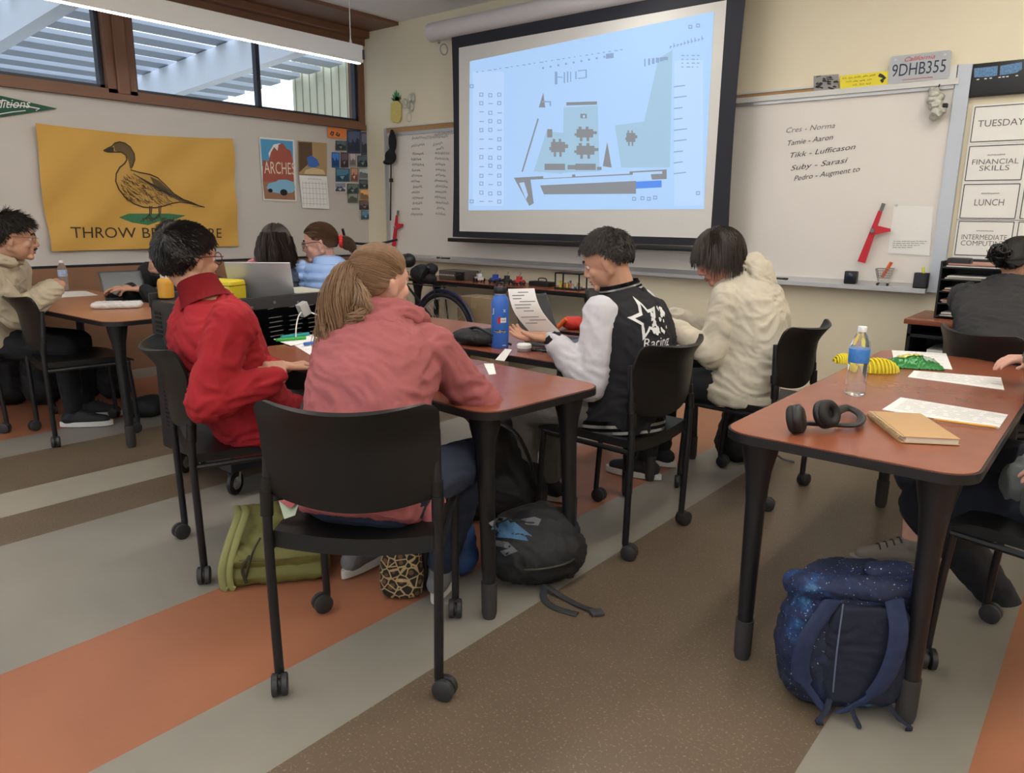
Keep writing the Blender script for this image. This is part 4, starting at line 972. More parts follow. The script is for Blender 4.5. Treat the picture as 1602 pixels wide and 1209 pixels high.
    if shoes:
        for i in (0, 1):
            a = legs[i][2]; tt = V(toe[i] if toe and toe[i] else fwd); tt.z = 0; shoe(t, a, tt, shoec if not isinstance(shoec, list) else shoec[i])
    return t, h, arms, tp, side
def shoe(t, a, tt, cols, s=1.):
    up, sole = cols; tt = V(tt); tt.z = 0; tt.normalize(); sd = tt.cross(V((0, 0, 1))); g = V((a[0], a[1], a[2]-.095)) 
    bm = BM(); cap(bm, g+tt*(-.035)+V((0, 0, .052)), g+tt*.10+V((0, 0, .045)), .040, .040); cap(bm, g+tt*.10+V((0, 0, .045)), g+tt*.175+V((0, 0, .035)), .040, .033); cap(bm, g+tt*(-.02)+V((0, 0, .05)), V(a)+V((0, 0, .0)), .040, .040)
    cap(bm, g+tt*.03+V((0, 0, .08)), g+tt*.10+V((0, 0, .06)), .033, .030)
    u = fuse('shoe', bm, up, t, .006, 3)
    bm = BM(); o = []
    for k in range(28):
        q = 2*PI*k/28; y = .055+.155*math.sin(q)*1.0 + .015; x = (.040+.008*math.sin(q))*math.cos(q)
        o.append(g+tt*(y+.0)+sd*x)
    poly(bm, [p+V((0, 0, .001)) for p in o], (0, 0, 1), .030); obj('sole', bm, sole, u, world=True, sharp=40)
    bm = BM()
    for k in range(4):
        p = g+tt*(.045+.025*k)+V((0, 0, .118-.011*k)); tube(bm, curve([p-sd*.026-V((0, 0, .012)), p, p+sd*.026-V((0, 0, .012))], 3), .0028, 5)
    obj('laces', bm, MATS.get('lace') or mat('lace', (.03, .03, .03), .8), u, world=True)
def hood(tp, m, Nk, fwd, size=1., drop=.10, seed=3, name='hood', open_=.75):
    fwd = V(fwd).normalized(); sd = fwd.cross(V((0, 0, 1))); bm = BM(); Nk = V(Nk)
    pts = []
    for k in range(9):
        a = math.radians(-155+k*310/8)+PI; pts.append(Nk+sd*math.sin(a)*.088*size*-1-fwd*-math.cos(a)*.082*size*1+V((0, 0, .018+.035*(-math.cos(a)))))
    for i in range(8):
        k = 1+.35*math.sin(PI*i/8); k2 = 1+.35*math.sin(PI*(i+1)/8); cap(bm, pts[i], pts[i+1], .026*size*k, .026*size*k2)
    Mh = frame(fwd) @ Matrix.Rotation(-.35, 3, 'X')
    ell(bm, Nk-fwd*.115*size-V((0, 0, drop*.35)), (.125*size, .048*size, .095*size), Mh); ell(bm, Nk-fwd*.105*size+V((0, 0, .012)), (.105*size, .045*size, .035*size), Mh)
    return fuse(name, bm, m, tp, .0075, 3, wrinkle(.008, 14, seed))
def specs(P, h, m, lens=True):
    S = h.s
    bm = BM()
    for q in (-1, 1):
        c = h.w(q*.031, .101, -.003); torus(bm, c, h.M @ V((0, 1, 0)), .021*S, .0018, 24, 6)
        tube(bm, curve([h.w(q*.052, .102, .004), h.w(q*.074, .085, .006), h.w(q*.086, .0, .006), h.w(q*.084, -.02, -.012)], 4), .0022, 6)
    tube(bm, [h.w(-.010, .108, .004), h.w(0, .112, .006), h.w(.010, .108, .004)], .0018, 6)
    g = obj('glasses', bm, m, P, world=True)
def feet(Pl, fwd, side, reach=.42, fx=.0, spread=.12, z=.10, drop=None):
    k = [V((Pl[0], Pl[1], 0))+fwd*reach+side*q*spread+V((0, 0, .50)) for q in (-1, 1)]
    a = [V((p.x, p.y, z))+fwd*fx for p in k]; return k, a
def SD(f): f = V(f).normalized(); return f.cross(V((0, 0, 1)))
GREYSH = (mat('grey_sneaker', (.16, .16, .165), .8, bump=.4, bscale=400), mat('white_sole', (.62, .61, .58), .6))
DARKSH = (mat('black_sneaker', (.015, .016, .02), .7), mat('white_sole', (.62, .61, .58), .6))
BLKSH = (mat('black_sneaker', (.015, .016, .02), .7), M_black)

# --- boy in red fleece
f = ang(38).normalized(); Pl = V((-2.56, 1.56, .545)); Nk = P3(317, 462, 2.68); s_ = SD(f)
M_redf = mat('red_fleece', (.33, .009, .016), .85, bump=.5, bscale=500, var=.08, vscale=12)
k, a = feet(Pl, f, s_, .40)
wR = P3(437, 590, 2.62); wL = P3(432, 578, 2.72)
t, h, arms, tp, _ = person('person with short black hair and glasses in a bright red fleece, seen from behind', Pl, Nk, P3(293, 404, 2.68), f, ang(56), (wL, wR), k, a,
    el=(V((0, 0, -1))-s_*.4, V((0, 0, -1))-f*.35+s_*.2), skinc=skin('skin_light_tan', (.46, .25, .16)), top=M_redf, legc=mat('grey_jeans', (.06, .065, .075), .85, bump=.3, bscale=300, var=.15, vscale=8), shoec=DARKSH,
    hump=.035, wid=1.08, dep=1.05, hands=((V((.3, .4, .1)), V((0, -.3, -1)), .7, .3), (-f*.3+V((-.6, .6, .25)), V((0, 0, -1)), .7, .3)), topname='fleece', wrk=.009, wseed=4, armr=1.18, hs=1.03)
t['_skin'] = MATS['skin_light_tan']; face_parts(t, h); specs(t, h, mat('maroon_glasses', (.12, .01, .02), .3))
hair(t, h, M_hairb, 'short', 3000, .026, 2, 1.12, .14, rough=.10, crown=(.1, -.75, .62), r=.0015, line=lambda d: hairline(d)-.02 if d.y < 0 else hairline(d)-.05)
bm = BM()
for z, r_ in ((.0, .082), (.02, .080), (.045, .074), (.062, .070)): pass
nk = Nk+V((0, 0, .0)); up = (h.c-Nk).normalized(); sd = f.cross(up).normalized(); ff = up.cross(sd)
prev = None
for z, rx, ry in ((-.035, .098, .092), (0, .082, .080), (.030, .074, .074), (.052, .073, .073), (.060, .067, .067), (.050, .060, .060), (0, .06, .06)):
    R = ring(bm, nk+up*z, sd, ff, rx, ry, 28)
    if prev: bridge(bm, prev, R)
    prev = R
fuse_src = bm; bmesh.ops.solidify(bm, geom=list(bm.faces), thickness=.004)
obj('collar', bm, M_redf, tp, world=True, sharp=70)

# --- person in the pink hoodie
f = ang(78); Pl = V((-1.61, 1.315, .555)); Nk = P3(608, 500, 2.36); s_ = SD(f)
M_pink = mat('dusty_pink_sweatshirt', (.335, .098, .102), .9, bump=.4, bscale=600, var=.10, vscale=60)
k, a = feet(Pl, f, s_, .30, -.05, .16)
a = [P3(540, 862, 2.62), P3(690, 885, 2.42)]
a = [V((-2.10, 1.66, .10)), V((-1.74, 1.74, .10))]; k = [V((-2.02, 1.80, .50)), V((-1.66, 1.82, .50))]
wR = P3(692, 592, 2.62); wL = P3(585, 575, 2.66)
t, h, arms, tp, _ = person('person with a light brown ponytail in a dusty pink hoodie, back to the camera', Pl, Nk, P3(594, 441, 2.36), f, ang(50), (wL, wR), k, a,
    el=(V((-.5, 0, -1)), RT*1.0-AW*.7+V((0, 0, -.65))), skinc=skin('skin_fair', (.60, .33, .25)), top=M_pink, legc=mat('navy_jeans', (.018, .025, .05), .85, bump=.3, bscale=300), shoec=GREYSH, toe=(ang(60), ang(80)),
    hump=.075, wid=.87, dep=1.08, hands=((ang(60), V((0, 0, -1)), .3, .3), (ang(150), V((0, 0, -1)), .3, .3)), wrk=.009, wseed=9, armr=1.08, sw=.17, headtilt=.0, hs=1.0, fem=True)
t['_skin'] = MATS['skin_fair']; face_parts(t, h, (.05, .08, .1), (.08, .05, .03))
tie = h.w(-.03, -.112, .030); tie = P3(553, 420, 2.33)
def tail(bm, rnd):
    bundle(bm, rnd, [tie, P3(537, 440, 2.26), P3(524, 480, 2.22), P3(515, 530, 2.22), P3(512, 562, 2.24)], lambda u: .012+.042*math.sin(PI*min(1, u*.9+.1))**.8*(1-.45*u), 900, .024, .0012, .45)
    bundle(bm, rnd, [tie+V((0, 0, -.01)), P3(556, 445, 2.25), P3(566, 470, 2.22), P3(560, 495, 2.22), P3(548, 510, 2.21)], lambda u: .014, 200, .035, .0012, .5)
    bundle(bm, rnd, [P3(580, 478, 2.23), P3(560, 494, 2.20), P3(540, 505, 2.20), P3(535, 540, 2.22)], lambda u: .018*(1-.5*u), 160, .01, .0013, .5)
hair(t, h, M_hairl, 'tie', 1500, .1, 5, 1.075, tie=tie, extra=tail, rough=.10, r=.0012, line=lambda d: hairline(d)+(.02 if d.y > 0 else 0))
bm = BM(); torus(bm, tie, (tie-h.c).normalized(), .012, .005, 18, 8); obj('hair_tie', bm, mat('tan_elastic', (.45, .30, .22), .8), t, world=True)
hd = hood(tp, M_pink, Nk-V((0, 0, .012)), ang(75), 1.12, .115, 6)
bm = BM(); cap(bm, Pl+s_*.17+V((0, 0, -.02))+AW*.04, Pl+s_*.20+V((0, 0, -.10)), .032, .030); cap(bm, Pl+s_*.16+AW*.1, Pl+s_*.20+AW*.12+V((0, 0, -.09)), .032, .030)
fuse('hanging_hem', bm, M_pink, tp, .009, 4, wrinkle(.006, 14, 5))

# --- person in the varsity jacket
f = ang(146); Pl = V((-1.56, 2.66, .545)); Nk = P3(972, 452, 3.12); s_ = SD(f)
k, a = feet(Pl, f, s_, .42)
M_vars = mat('black_wool_jacket', (.012, .012, .016), .9, bump=.3, bscale=500); M_slv = mat('pale_grey_sleeve', (.55, .54, .58), .85, bump=.3, bscale=500)
wL = P3(862, 527, 3.02); wR = P3(905, 545, 3.3)
t, h, arms, tp, _ = person('person with short dark hair in a black varsity jacket with pale sleeves, holding a paper', Pl, Nk, P3(950, 406, 3.10), f, (ang(158)+V((0, 0, -.42))).normalized(), (wL, wR), k, a,
    el=(V((0, 0, -1))+RT*.35-AW*.25, V((0, 0, -1))), skinc=skin('skin_olive', (.50, .27, .18)), top=M_vars, sleevec=M_slv, legc=mat('khaki_grey_trousers', (.16, .15, .14), .85, bump=.3, bscale=200), shoec=DARKSH,
    hump=.06, wid=1.02, dep=1.05, hands=((ang(172), V((0, 0, 1))-AW*.2, .35, .6), (ang(190), V((0, 0, 1)), .5, .4)), topname='varsity_jacket', wrk=.006, wseed=12, armr=1.14, hs=1.0)
t['_skin'] = MATS['skin_olive']; face_parts(t, h)
hair(t, h, M_hairv, 'short', 3200, .028, 6, 1.13, .13, rough=.20, crown=(.1, -.5, .8), r=.0015, capbump=.012, line=lambda d: hairline(d)+(.13 if abs(d.x) > .45 and d.y > -.35 else .08 if d.y < -.35 else 0))
bm = BM(); up = (h.c-Nk).normalized(); up = (up+V((0, 0, 1.0))).normalized(); sd = f.cross(up).normalized(); ff = up.cross(sd)
def band(par, c, up, sd, ff, prof, m1, m2, name, stripes):
    o = None
    for j in range(len(prof)-1):
        (z0, x0, y0), (z1, x1, y1) = prof[j], prof[j+1]; b = BM(); A = ring(b, c+up*z0, sd, ff, x0, y0, 40); B_ = ring(b, c+up*z1, sd, ff, x1, y1, 40); bridge(b, A, B_); bmesh.ops.solidify(b, geom=list(b.faces), thickness=.006)
        obj(name if j == 0 else 'stripe' if j in stripes else 'rib', b, m2 if j in stripes else m1, par, world=True, sharp=60)
M_str = mat('stripe_white', (.66, .66, .66), .85)
band(tp, Nk-V((0, 0, .018)), up, sd, ff, [(-.005, .108, .100), (.008, .100, .094), (.015, .097, .091), (.023, .094, .088), (.030, .091, .085), (.038, .087, .082), (.046, .084, .079)], M_vars, M_str, 'collar', (1, 3))
axs = (Nk-Pl).normalized(); pc_ = Pl-axs*.075+f*.01; sdd = f.cross(axs).normalized(); fff = axs.cross(sdd)
band(tp, pc_, axs, sdd, fff, [(-.035, .205, .162), (-.020, .210, .167), (-.008, .212, .169), (.006, .213, .170), (.018, .213, .170), (.034, .212, .169)], M_vars, M_str, 'waistband', (1, 3))
for i in (0, 1):
    s2, e, w = arms[i]; d = (w-e).normalized(); b = BM(); tube(b, [w-d*.03, w-d*.012, w+d*.006], [.042, .040, .036], 20); obj('cuff', b, M_vars, tp, world=True)
# star and lettering on the back
bv = bvh_of(tp); bd = -(f*.9+RT*-.0).normalized()
oc = P3(1026, 507, 2.95); back_n = (RT*.35-AW*.94).normalized(); ux = (RT*.94+AW*.35).normalized()
def jdecal(polys=None, txt=None, name='print', off=.003, m=M_str):
    b = BM()
    if polys:
        for pp in polys: b.faces.new([b.verts.new(oc+ux*x+V((0, 0, 1))*z) for x, z in pp])
        b.normal_update(); bmesh.ops.triangulate(b, faces=b.faces, ngon_method='EAR_CLIP')
    if txt: b.free(); b = text(txt[0], oc+ux*txt[1]+V((0, 0, txt[2])), ux, ZU, txt[3], None, None, w=txt[4], shear=.2)
    for _ in range(3): bmesh.ops.subdivide_edges(b, edges=[e for e in b.edges if e.calc_length() > .012], cuts=1); bmesh.ops.triangulate(b, faces=b.faces)
    snap(b, bv, -back_n, off); return obj(name, b, m, tp, smooth=False, world=True)
def star(R, r_, cx, cz, rot=0.): return [(cx+(R if k % 2 == 0 else r_)*math.sin(k*PI/5+rot), cz+(R if k % 2 == 0 else r_)*math.cos(k*PI/5+rot)) for k in range(10)]
jdecal([star(.085, .038, -.04, .02, -.2)], name='back_star')
jdecal([star(.058, .026, -.038, .02, -.2)], name='star_inside', off=.0045, m=M_vars)
rnd = random.Random(21)
blob = []
for k_ in range(26):
    x, z = rnd.uniform(-.02, .085), rnd.uniform(-.035, .055); blob.append([(x+rnd.uniform(.004, .012)*math.cos(q), z+rnd.uniform(.004, .014)*math.sin(q)) for q in (0, 1.2, 2.5, 3.7, 5)])
jdecal(blob, name='back_print', off=.006)
jdecal(txt=('Racing', -.075, -.085, .036, .15), name='back_lettering', off=.004)
jdecal([[(-.085, -.10), (.075, -.10), (.075, -.094), (-.085, -.094)]], name='underline')

# --- person in the cream hoodie
f = ang(150); Pl = V((-1.40, 3.50, .545)); Nk = P3(1150, 422, 3.72); s_ = SD(f)
M_crm = mat('cream_sweatshirt', (.56, .51, .41), .9, bump=.3, bscale=500)
k, a = feet(Pl, f, s_, .42)
wL = P3(1046, 505, 3.60); wR = P3(1050, 490, 4.0)
t, h, arms, tp, _ = person('person with dark mop hair and headband in a cream hoodie, head bent to the left', Pl, Nk, P3(1126, 400, 3.64), f, (ang(176)+V((0, 0, -.55))).normalized(), (wL, wR), k, a,
    el=(V((0, 0, -1))+RT*.1-AW*.3, V((0, 0, -1))), skinc=skin('skin_pinkish', (.52, .24, .17)), top=M_crm, legc=mat('black_trousers', (.008, .009, .012), .85), shoec=DARKSH,
    hump=.08, wid=1.12, dep=1.15, hands=((ang(180), V((0, 0, -1)), .4, .3), (ang(180), V((0, 0, -1)), .4, .3)), wrk=.0075, wseed=15, armr=1.08, sw=.165, drop=.12, hs=1.10)
t['_skin'] = MATS['skin_pinkish']; face_parts(t, h)
hair(t, h, M_hairn, 'fall', 2200, .118, 7, 1.10, crown=(.0, -.15, .98), rough=.12, r=.0016, line=lambda d: min(hairline(d), .34)-.02)
bm = BM(); torus(bm, h.w(0, -.008, .018), h.M @ V((0, 1, .25)), .100, .006, 28, 8, a0=0, a1=PI, x=h.M @ V((1, 0, 0))); obj('headband', bm, mat('brown_band', (.05, .03, .025), .5), t, world=True)
hood(tp, M_crm, Nk-V((0, 0, .005)), f, 1.15, .10, 2)

# --- left table: person in the tan hoodie
f = ang(12); Pl = V((-5.35, 1.52, .55)); Nk = V((-5.12, 1.52, 1.045)); s_ = SD(f)
M_tan = mat('tan_sweatshirt', (.47, .40, .29), .9, bump=.3, bscale=500)
k, a = feet(Pl, f, s_, .42)
t, h, arms, tp, _ = person('person with dark hair, glasses and a moustache in a tan hoodie at the left edge', Pl, Nk, P3(20, 371, 4.35), f, (ang(30)+V((0, 0, -.10))).normalized(), (P3(78, 450, 4.75), P3(84, 453, 4.5)), k, a,
    el=(V((0, 0, -1))-f*.2, V((0, 0, -1))-f*.4-AW*.2), skinc=MATS['skin_olive'], top=M_tan, legc=mat('black_trousers', (.008, .009, .012), .85), shoec=DARKSH,
    hump=.06, wid=1.1, dep=1.15, sleeve=.02, wrk=.009, wseed=18, armr=1.35, hs=1.12)
t['_skin'] = MATS['skin_olive']; face_parts(t, h); specs(t, h, mat('gold_glasses', (.35, .22, .10), .3, .7))
hair(t, h, M_hairv, 'short', 1700, .05, 8, 1.13, .25, rough=.22, crown=(0, -.6, .75), r=.0016)
bm = BM(); tube(bm, curve([h.w(-.022, .094, -.056), h.w(-.010, .103, -.050), h.w(0, .104, -.049), h.w(.010, .103, -.050), h.w(.022, .094, -.056)], 4), .0055, 6); obj('moustache', bm, M_hairv, t, world=True)
hood(tp, M_tan, Nk, f, 1.15, .09, 4)

# --- person in black behind the red fleece
f = ang(235); Pl = V((-4.96, 2.98, .55)); Nk = P3(246, 418, 5.2); s_ = SD(f)
M_blk = mat('black_sweatshirt', (.012, .012, .014), .9)
k, a = feet(Pl, f, s_, .40)
t, h, arms, tp, _ = person('person in a black top mostly hidden behind the red fleece and black hair', Pl, Nk, P3(271, 373, 5.3), f, (f+V((0, 0, -.5))).normalized(), (P3(225, 452, 5.0), P3(205, 450, 5.0)), k, a,
    skinc=MATS['skin_olive'], top=M_blk, legc=MATS['black_trousers'], shoec=DARKSH, hump=.07, wid=1.3, dep=1.2, hands=((ang(190), V((0, 0, -1)), .4, .3), (ang(200), V((0, 0, -1)), .4, .3)), wseed=21, armr=1.2, voxtop=.011)
t['_skin'] = MATS['skin_olive']; face_parts(t, h)
hair(t, h, M_hairv, 'short', 900, .04, 9, 1.10, .25, rough=.2, r=.002)

# --- girl in the navy hoodie, long dark hair
f = ang(95); Pl = V((-4.10, 2.62, .55)); Nk = P3(434, 418, 4.5); s_ = SD(f)
M_nav = mat('navy_sweatshirt', (.030, .042, .070), .9, bump=.3, bscale=400)
k, a = feet(Pl, f, s_, .40)
t, h, arms, tp, _ = person('person with long dark hair in a navy hoodie, seen from behind, beside the silver laptop', Pl, Nk, P3(432, 383, 4.45), f, (ang(100)+V((0, 0, -.1))).normalized(), (P3(405, 440, 4.8), P3(470, 445, 4.8)), k, a,
    skinc=MATS['skin_fair'], top=M_nav, legc=MATS['navy_jeans'], shoec=BLKSH, hump=.06, wid=1.0, dep=1.05, wseed=24, armr=1.1, fem=True, voxtop=.010, hs=1.0)
t['_skin'] = MATS['skin_fair']; face_parts(t, h)
def longh(bm, rnd):
    bundle(bm, rnd, [h.w(-.03, -.10, .05), h.w(-.05, -.115, -.02), h.w(-.06, -.12, -.09), h.w(-.065, -.12, -.14)], lambda u: .045*(1-.3*u), 420, .008, .002, .7)
    bundle(bm, rnd, [h.w(.03, -.10, .05), h.w(.055, -.115, -.02), h.w(.085, -.12, -.09), h.w(.105, -.12, -.155)], lambda u: .045*(1-.4*u), 420, .008, .002, .7)
    bundle(bm, rnd, [h.w(0, -.112, .06), h.w(.005, -.125, -.02), h.w(.01, -.13, -.09), h.w(.012, -.125, -.14)], lambda u: .04, 380, .008, .002, .7)
    bundle(bm, rnd, [h.w(-.07, -.03, .04), h.w(-.085, -.05, -.03), h.w(-.09, -.06, -.12)], lambda u: .03, 220, .006, .002, .7)
    bundle(bm, rnd, [h.w(.07, -.03, .04), h.w(.088, -.05, -.03), h.w(.105, -.06, -.12)], lambda u: .03, 220, .006, .002, .7)
hair(t, h, M_hairn, 'fall', 1300, .20, 10, 1.10, crown=(0, .1, 1), rough=.06, extra=longh, r=.002)
hood(tp, M_nav, Nk-V((0, 0, .03)), f, 1.2, .10, 8)
bm = BM(); cap(bm, P3(392, 411, 4.42), P3(415, 402, 4.38), .022, .020); cap(bm, P3(415, 402, 4.38), P3(432, 400, 4.38), .020, .010); fuse('pink_hood_lining', bm, mat('lining_pink', (.50, .20, .19), .9), tp, .009, 3)

# --- woman in the blue puffer jacket
f = ang(112); Pl = V((-3.50, 2.98, .55)); Nk = P3(514, 409, 4.55); s_ = SD(f)
M_puf = mat('light_blue_quilting', (.24, .36, .62), .45, spec=.5, bump=.2, bscale=60)
k, a = feet(Pl, f, s_, .40)
t, h, arms, tp, _ = person('person with glasses and a red scrunchie in a light blue puffer jacket', Pl, Nk, P3(501, 379, 4.50), f, (ang(184)+V((0, 0, -.18))).normalized(), (P3(475, 450, 4.8), P3(540, 455, 4.95)), k, a, el=(V((0, 0, -1))-AW*.3-RT*.2, V((0, 0, -1))),
    skinc=MATS['skin_fair'], top=M_puf, legc=MATS['navy_jeans'], shoec=BLKSH, hump=.06, wid=1.05, dep=1.1, wseed=27, armr=1.25, fem=True, topname='puffer_jacket', wrk=0, hs=.98, voxtop=.008)
t['_skin'] = MATS['skin_fair']; face_parts(t, h); specs(t, h, mat('dark_red_glasses', (.10, .02, .03), .3))
for o in t.children:
    if o.name.startswith('puffer_jacket'):
        Mw = wm(t)
        for v, n_ in [(v, v.normal.copy()) for v in o.data.vertices]:
            z = (Mw @ v.co).z; ph = z/.052; v.co += n_*(.024*abs(math.sin(PI*ph))**.6-.010)
M_hairr = mat('reddish_brown_hair', (.085, .045, .025), .5, var=.3, vscale=60)
tie2 = h.w(0.0, -.118, -.015)
def tail2(bm, rnd): bundle(bm, rnd, [tie2, tie2+RT*.03+V((0, 0, .0)), tie2+RT*.07+V((0, 0, -.03)), tie2+RT*.09+V((0, 0, -.08))], lambda u: .012+.028*math.sin(PI*min(1, u+.1)), 300, .008, .002, .6)
hair(t, h, M_hairr, 'tie', 900, .1, 11, 1.08, tie=tie2, extra=tail2, rough=.1, r=.0018)
bm = BM(); torus(bm, tie2+RT*.012, (tie2-h.c).normalized(), .024, .014, 20, 8); o = fuse('scrunchie', bm, mat('red_scrunchie', (.55, .02, .02), .8), t, .004, 1, wrinkle(.004, 60, 2))

# --- person in the dark hoodie, hair in a bun, right edge
f = ang(40); Pl = V((-.32, 4.0, .55)); Nk = P3(1597, 468, 3.35); s_ = SD(f)
M_chr = mat('charcoal_sweatshirt', (.028, .028, .030), .9, bump=.3, bscale=400)
Pl = V((-.28, 3.98, .55)); Nk = P3(1588, 458, 3.9)
k, a = feet(Pl, f, s_, .40)
t, h, arms, tp, _ = person('person with a black bun in a charcoal hoodie behind the right table', Pl, Nk, P3(1594, 410, 3.88), f, (ang(5)+V((0, 0, -.15))).normalized(), (P3(1640, 530, 4.2), P3(1640, 540, 3.75)), k, a, el=(V((0, 0, -1)), V((0, 0, -1))-f*.3-AW*.3),
    skinc=MATS['skin_olive'], top=M_chr, legc=MATS['black_trousers'], shoec=DARKSH, hump=.07, wid=1.25, dep=1.25, wseed=30, armr=1.3, fem=True, hs=1.05, wrk=.010)
t['_skin'] = MATS['skin_olive']; face_parts(t, h)
tie3 = P3(1572, 408, 3.82)
def bun(bm, rnd):
    c = P3(1563, 396, 3.82)
    for q in range(150):
        ax = V((rnd.gauss(0, 1), rnd.gauss(0, 1), rnd.gauss(0, 1))).normalized(); x = ax.orthogonal().normalized(); y = ax.cross(x); R = rnd.uniform(.022, .046); st = rnd.uniform(0, 6); o_ = V((rnd.gauss(0, .008), rnd.gauss(0, .008), rnd.gauss(0, .008)))
        strands(bm, [[c+o_+x*math.cos(st+k*.45)*R+y*math.sin(st+k*.45)*R for k in range(9)]], .0035)
hair(t, h, M_hairb, 'tie', 900, .1, 12, 1.10, tie=tie3, extra=bun, rough=.2, r=.002)
hood(tp, M_chr, Nk, f, 1.35, .10, 9)

# --- person at the right edge in shorts, hand on the table
f = ang(170); Pl = V((.0, 2.60, .56)); Nk = V((.02, 2.66, 1.04)); s_ = SD(f)
M_gr = mat('grey_sweatshirt', (.13, .14, .14), .9, bump=.3, bscale=400)
t, h, arms, tp, _ = person('person in a grey top and dark shorts cut off by the right edge', Pl, Nk, V((-.02, 2.68, 1.20)), f, (f+V((0, 0, -.3))).normalized(), (V((.0, 2.50, .66)), P3(1580, 577, 3.32)), 
    (P3(1455, 790, 2.62), P3(1445, 705, 2.98)), (P3(1598, 985, 2.72), P3(1425, 850, 2.98)), toe=(ang(195), ang(172)), el=(V((0, 0, -1)), V((0, 0, -1))+RT*.5),
    skinc=MATS['skin_fair'], top=M_gr, legc=mat('dark_shorts', (.014, .017, .025), .85, bump=.2, bscale=200), shoec=[DARKSH, (mat('taupe_sneaker', (.20, .18, .16), .85, bump=.4, bscale=300), mat('taupe_sole', (.30, .28, .25), .7))], hump=.05, wid=1.1, dep=1.1,
    hands=((ang(170), V((0, 0, -1)), .4, .3), (ang(178), V((0, 0, -1)), .35, .4)), bottoms='shorts', shins=False, sleeve=.025, legr=1.25, wseed=33, armr=1.35, wrk=.009)
t['_skin'] = MATS['skin_fair']; face_parts(t, h)
hair(t, h, M_hairn, 'short', 2400, .035, 13, 1.10, .25, r=.002)
for o in list(bpy.data.objects):
    if '_skin' in o: del o['_skin']

# ================================================================== FURNITURE WITH CONTENTS, BAGS, SMALL THINGS
# --- charging cart
CX0, CX1, CY0, CY1 = -3.76, -3.10, 1.74, 2.36
t = thing('charging_cart', 'black laptop charging cart with slotted side and power outlets behind the red fleece', 'cart', ((CX0+CX1)/2, (CY0+CY1)/2, 0))
M_cart = mat('cart_black', (.020, .021, .026), .40, spec=.5)
bm = BM(); box(bm, (CX0, CY0, .135), (CX1, CY1, .90), .012); obj('cabinet', bm, M_cart, t, world=True)
bm = BM(); box(bm, (CX1-.02, CY0, .70), (CX1, CY1, .945), .006); box(bm, (CX0, CY0-.004, .86), (CX0+.02, CY1, .93), .004); box(bm, (CX0, CY1-.02, .86), (CX1, CY1, .93), .004); obj('top_rim', bm, M_cart, t, world=True)
bm = BM()
for r_ in range(13):
    for c_ in range(9):
        x = CX0+.07+c_*.062; z = .26+r_*.022; box(bm, (x, CY0-.003, z), (x+.040, CY0+.001, z+.009))
for r_ in range(6): box(bm, (CX0+.05, CY0-.003, .72+r_*.022), (CX0+.11, CY0+.001, .732+r_*.022))
o = obj('vent_slots', bm, mat('slot_black', (.003, .003, .004), .9), t, smooth=False, world=True); o['kind'] = 'stuff'
text('N', V((CX0+.085, CY0-.004, .575)), XU, ZU, .030, M_white, t, 'logo_letter', nrm=NF, shear=.25)
text('EC', V((CX0+.118, CY0-.004, .572)), XU, ZU, .030, mat('logo_red', (.45, .04, .08), .5), t, 'logo_letters', nrm=NF, shear=.25)
bm = BM(); box(bm, (CX0+.05, CY0-.003, .665), (CX0+.115, CY0, .695), .002); obj('white_label', bm, M_white, t, world=True)
bm = BM(); rnd = random.Random(1)
for r_ in range(6):
    for c_ in range(3):
        y = 1.98+c_*.11+rnd.uniform(0, .01); z = .905-.02-r_*.022-(.02 if r_ else 0); stroke(bm, [(CX1+.001, y, z), (CX1+.001, y+(.07 if r_ else .03), z+.003)], .004, NL)
for y, z in ((1.90, .90), (1.90, .87), (2.02, .915), (2.15, .905)): disc(bm, (CX1+.001, y, z), (1, 0, 0), .007, .002, 10)
obj('outlet_marks', bm, mat('mark_grey', (.12, .12, .125), .6), t, smooth=False, world=True)
bm = BM(); box(bm, (CX1, 1.770, .865), (CX1+.002, 1.815, .885)); o1 = obj('sticker', bm, M_white, t, smooth=False, world=True)
bm = BM(); box(bm, (CX1, 1.772, .825), (CX1+.002, 1.818, .855)); obj('sticker', bm, mat('sticker_red', (.55, .10, .06), .5), t, smooth=False, world=True)
for x in (CX0+.10, CX1-.08):
    for y in (CY0+.06, CY1-.06):
        bm = BM(); disc(bm, (x, y, .058), (.9, .45, 0), .058, .024, 26); c = obj('castor', bm, mat('castor_black', (.02, .02, .02), .5), t, world=True, sharp=40)
        bm = BM(); disc(bm, (x, y, .058), (.9, .45, 0), .036, .028, 20); box(bm, (x-.04, y-.04, .128), (x+.04, y+.04, .136)); tube(bm, [(x-.03, y-.015, .13), (x-.022, y-.011, .06)], .008, 6, flat=.5); tube(bm, [(x+.03, y+.015, .13), (x+.022, y+.011, .06)], .008, 6, flat=.5); obj('fork', bm, mat('chrome', (.6, .6, .6), .25, .9), c, world=True)
t = thing('power_adapter', 'grey white plug adapter with two cords on the black charging cart', 'plug', (CX1+.02, 2.165, .87))
bm = BM(); box(bm, (-.018, -.024, -.03), (.022, .024, .035), .005, M=Matrix.Rotation(.4, 4, 'X')); obj('plug_body', bm, mat('plug_grey', (.42, .42, .42), .5), t)
bm = BM(); tube(bm, curve([(.01, -.02, -.01), (.02, -.045, -.03), (.02, -.06, -.08), (.02, -.065, -.13)], 6), .0035, 6); obj('cord', bm, M_white, t)
bm = BM(); tube(bm, curve([(.01, .02, -.01), (.03, .06, -.03), (.05, .13, -.06), (.08, .22, -.10)], 6), .0035, 6); obj('cord', bm, M_white, t)
ZT_ = .937
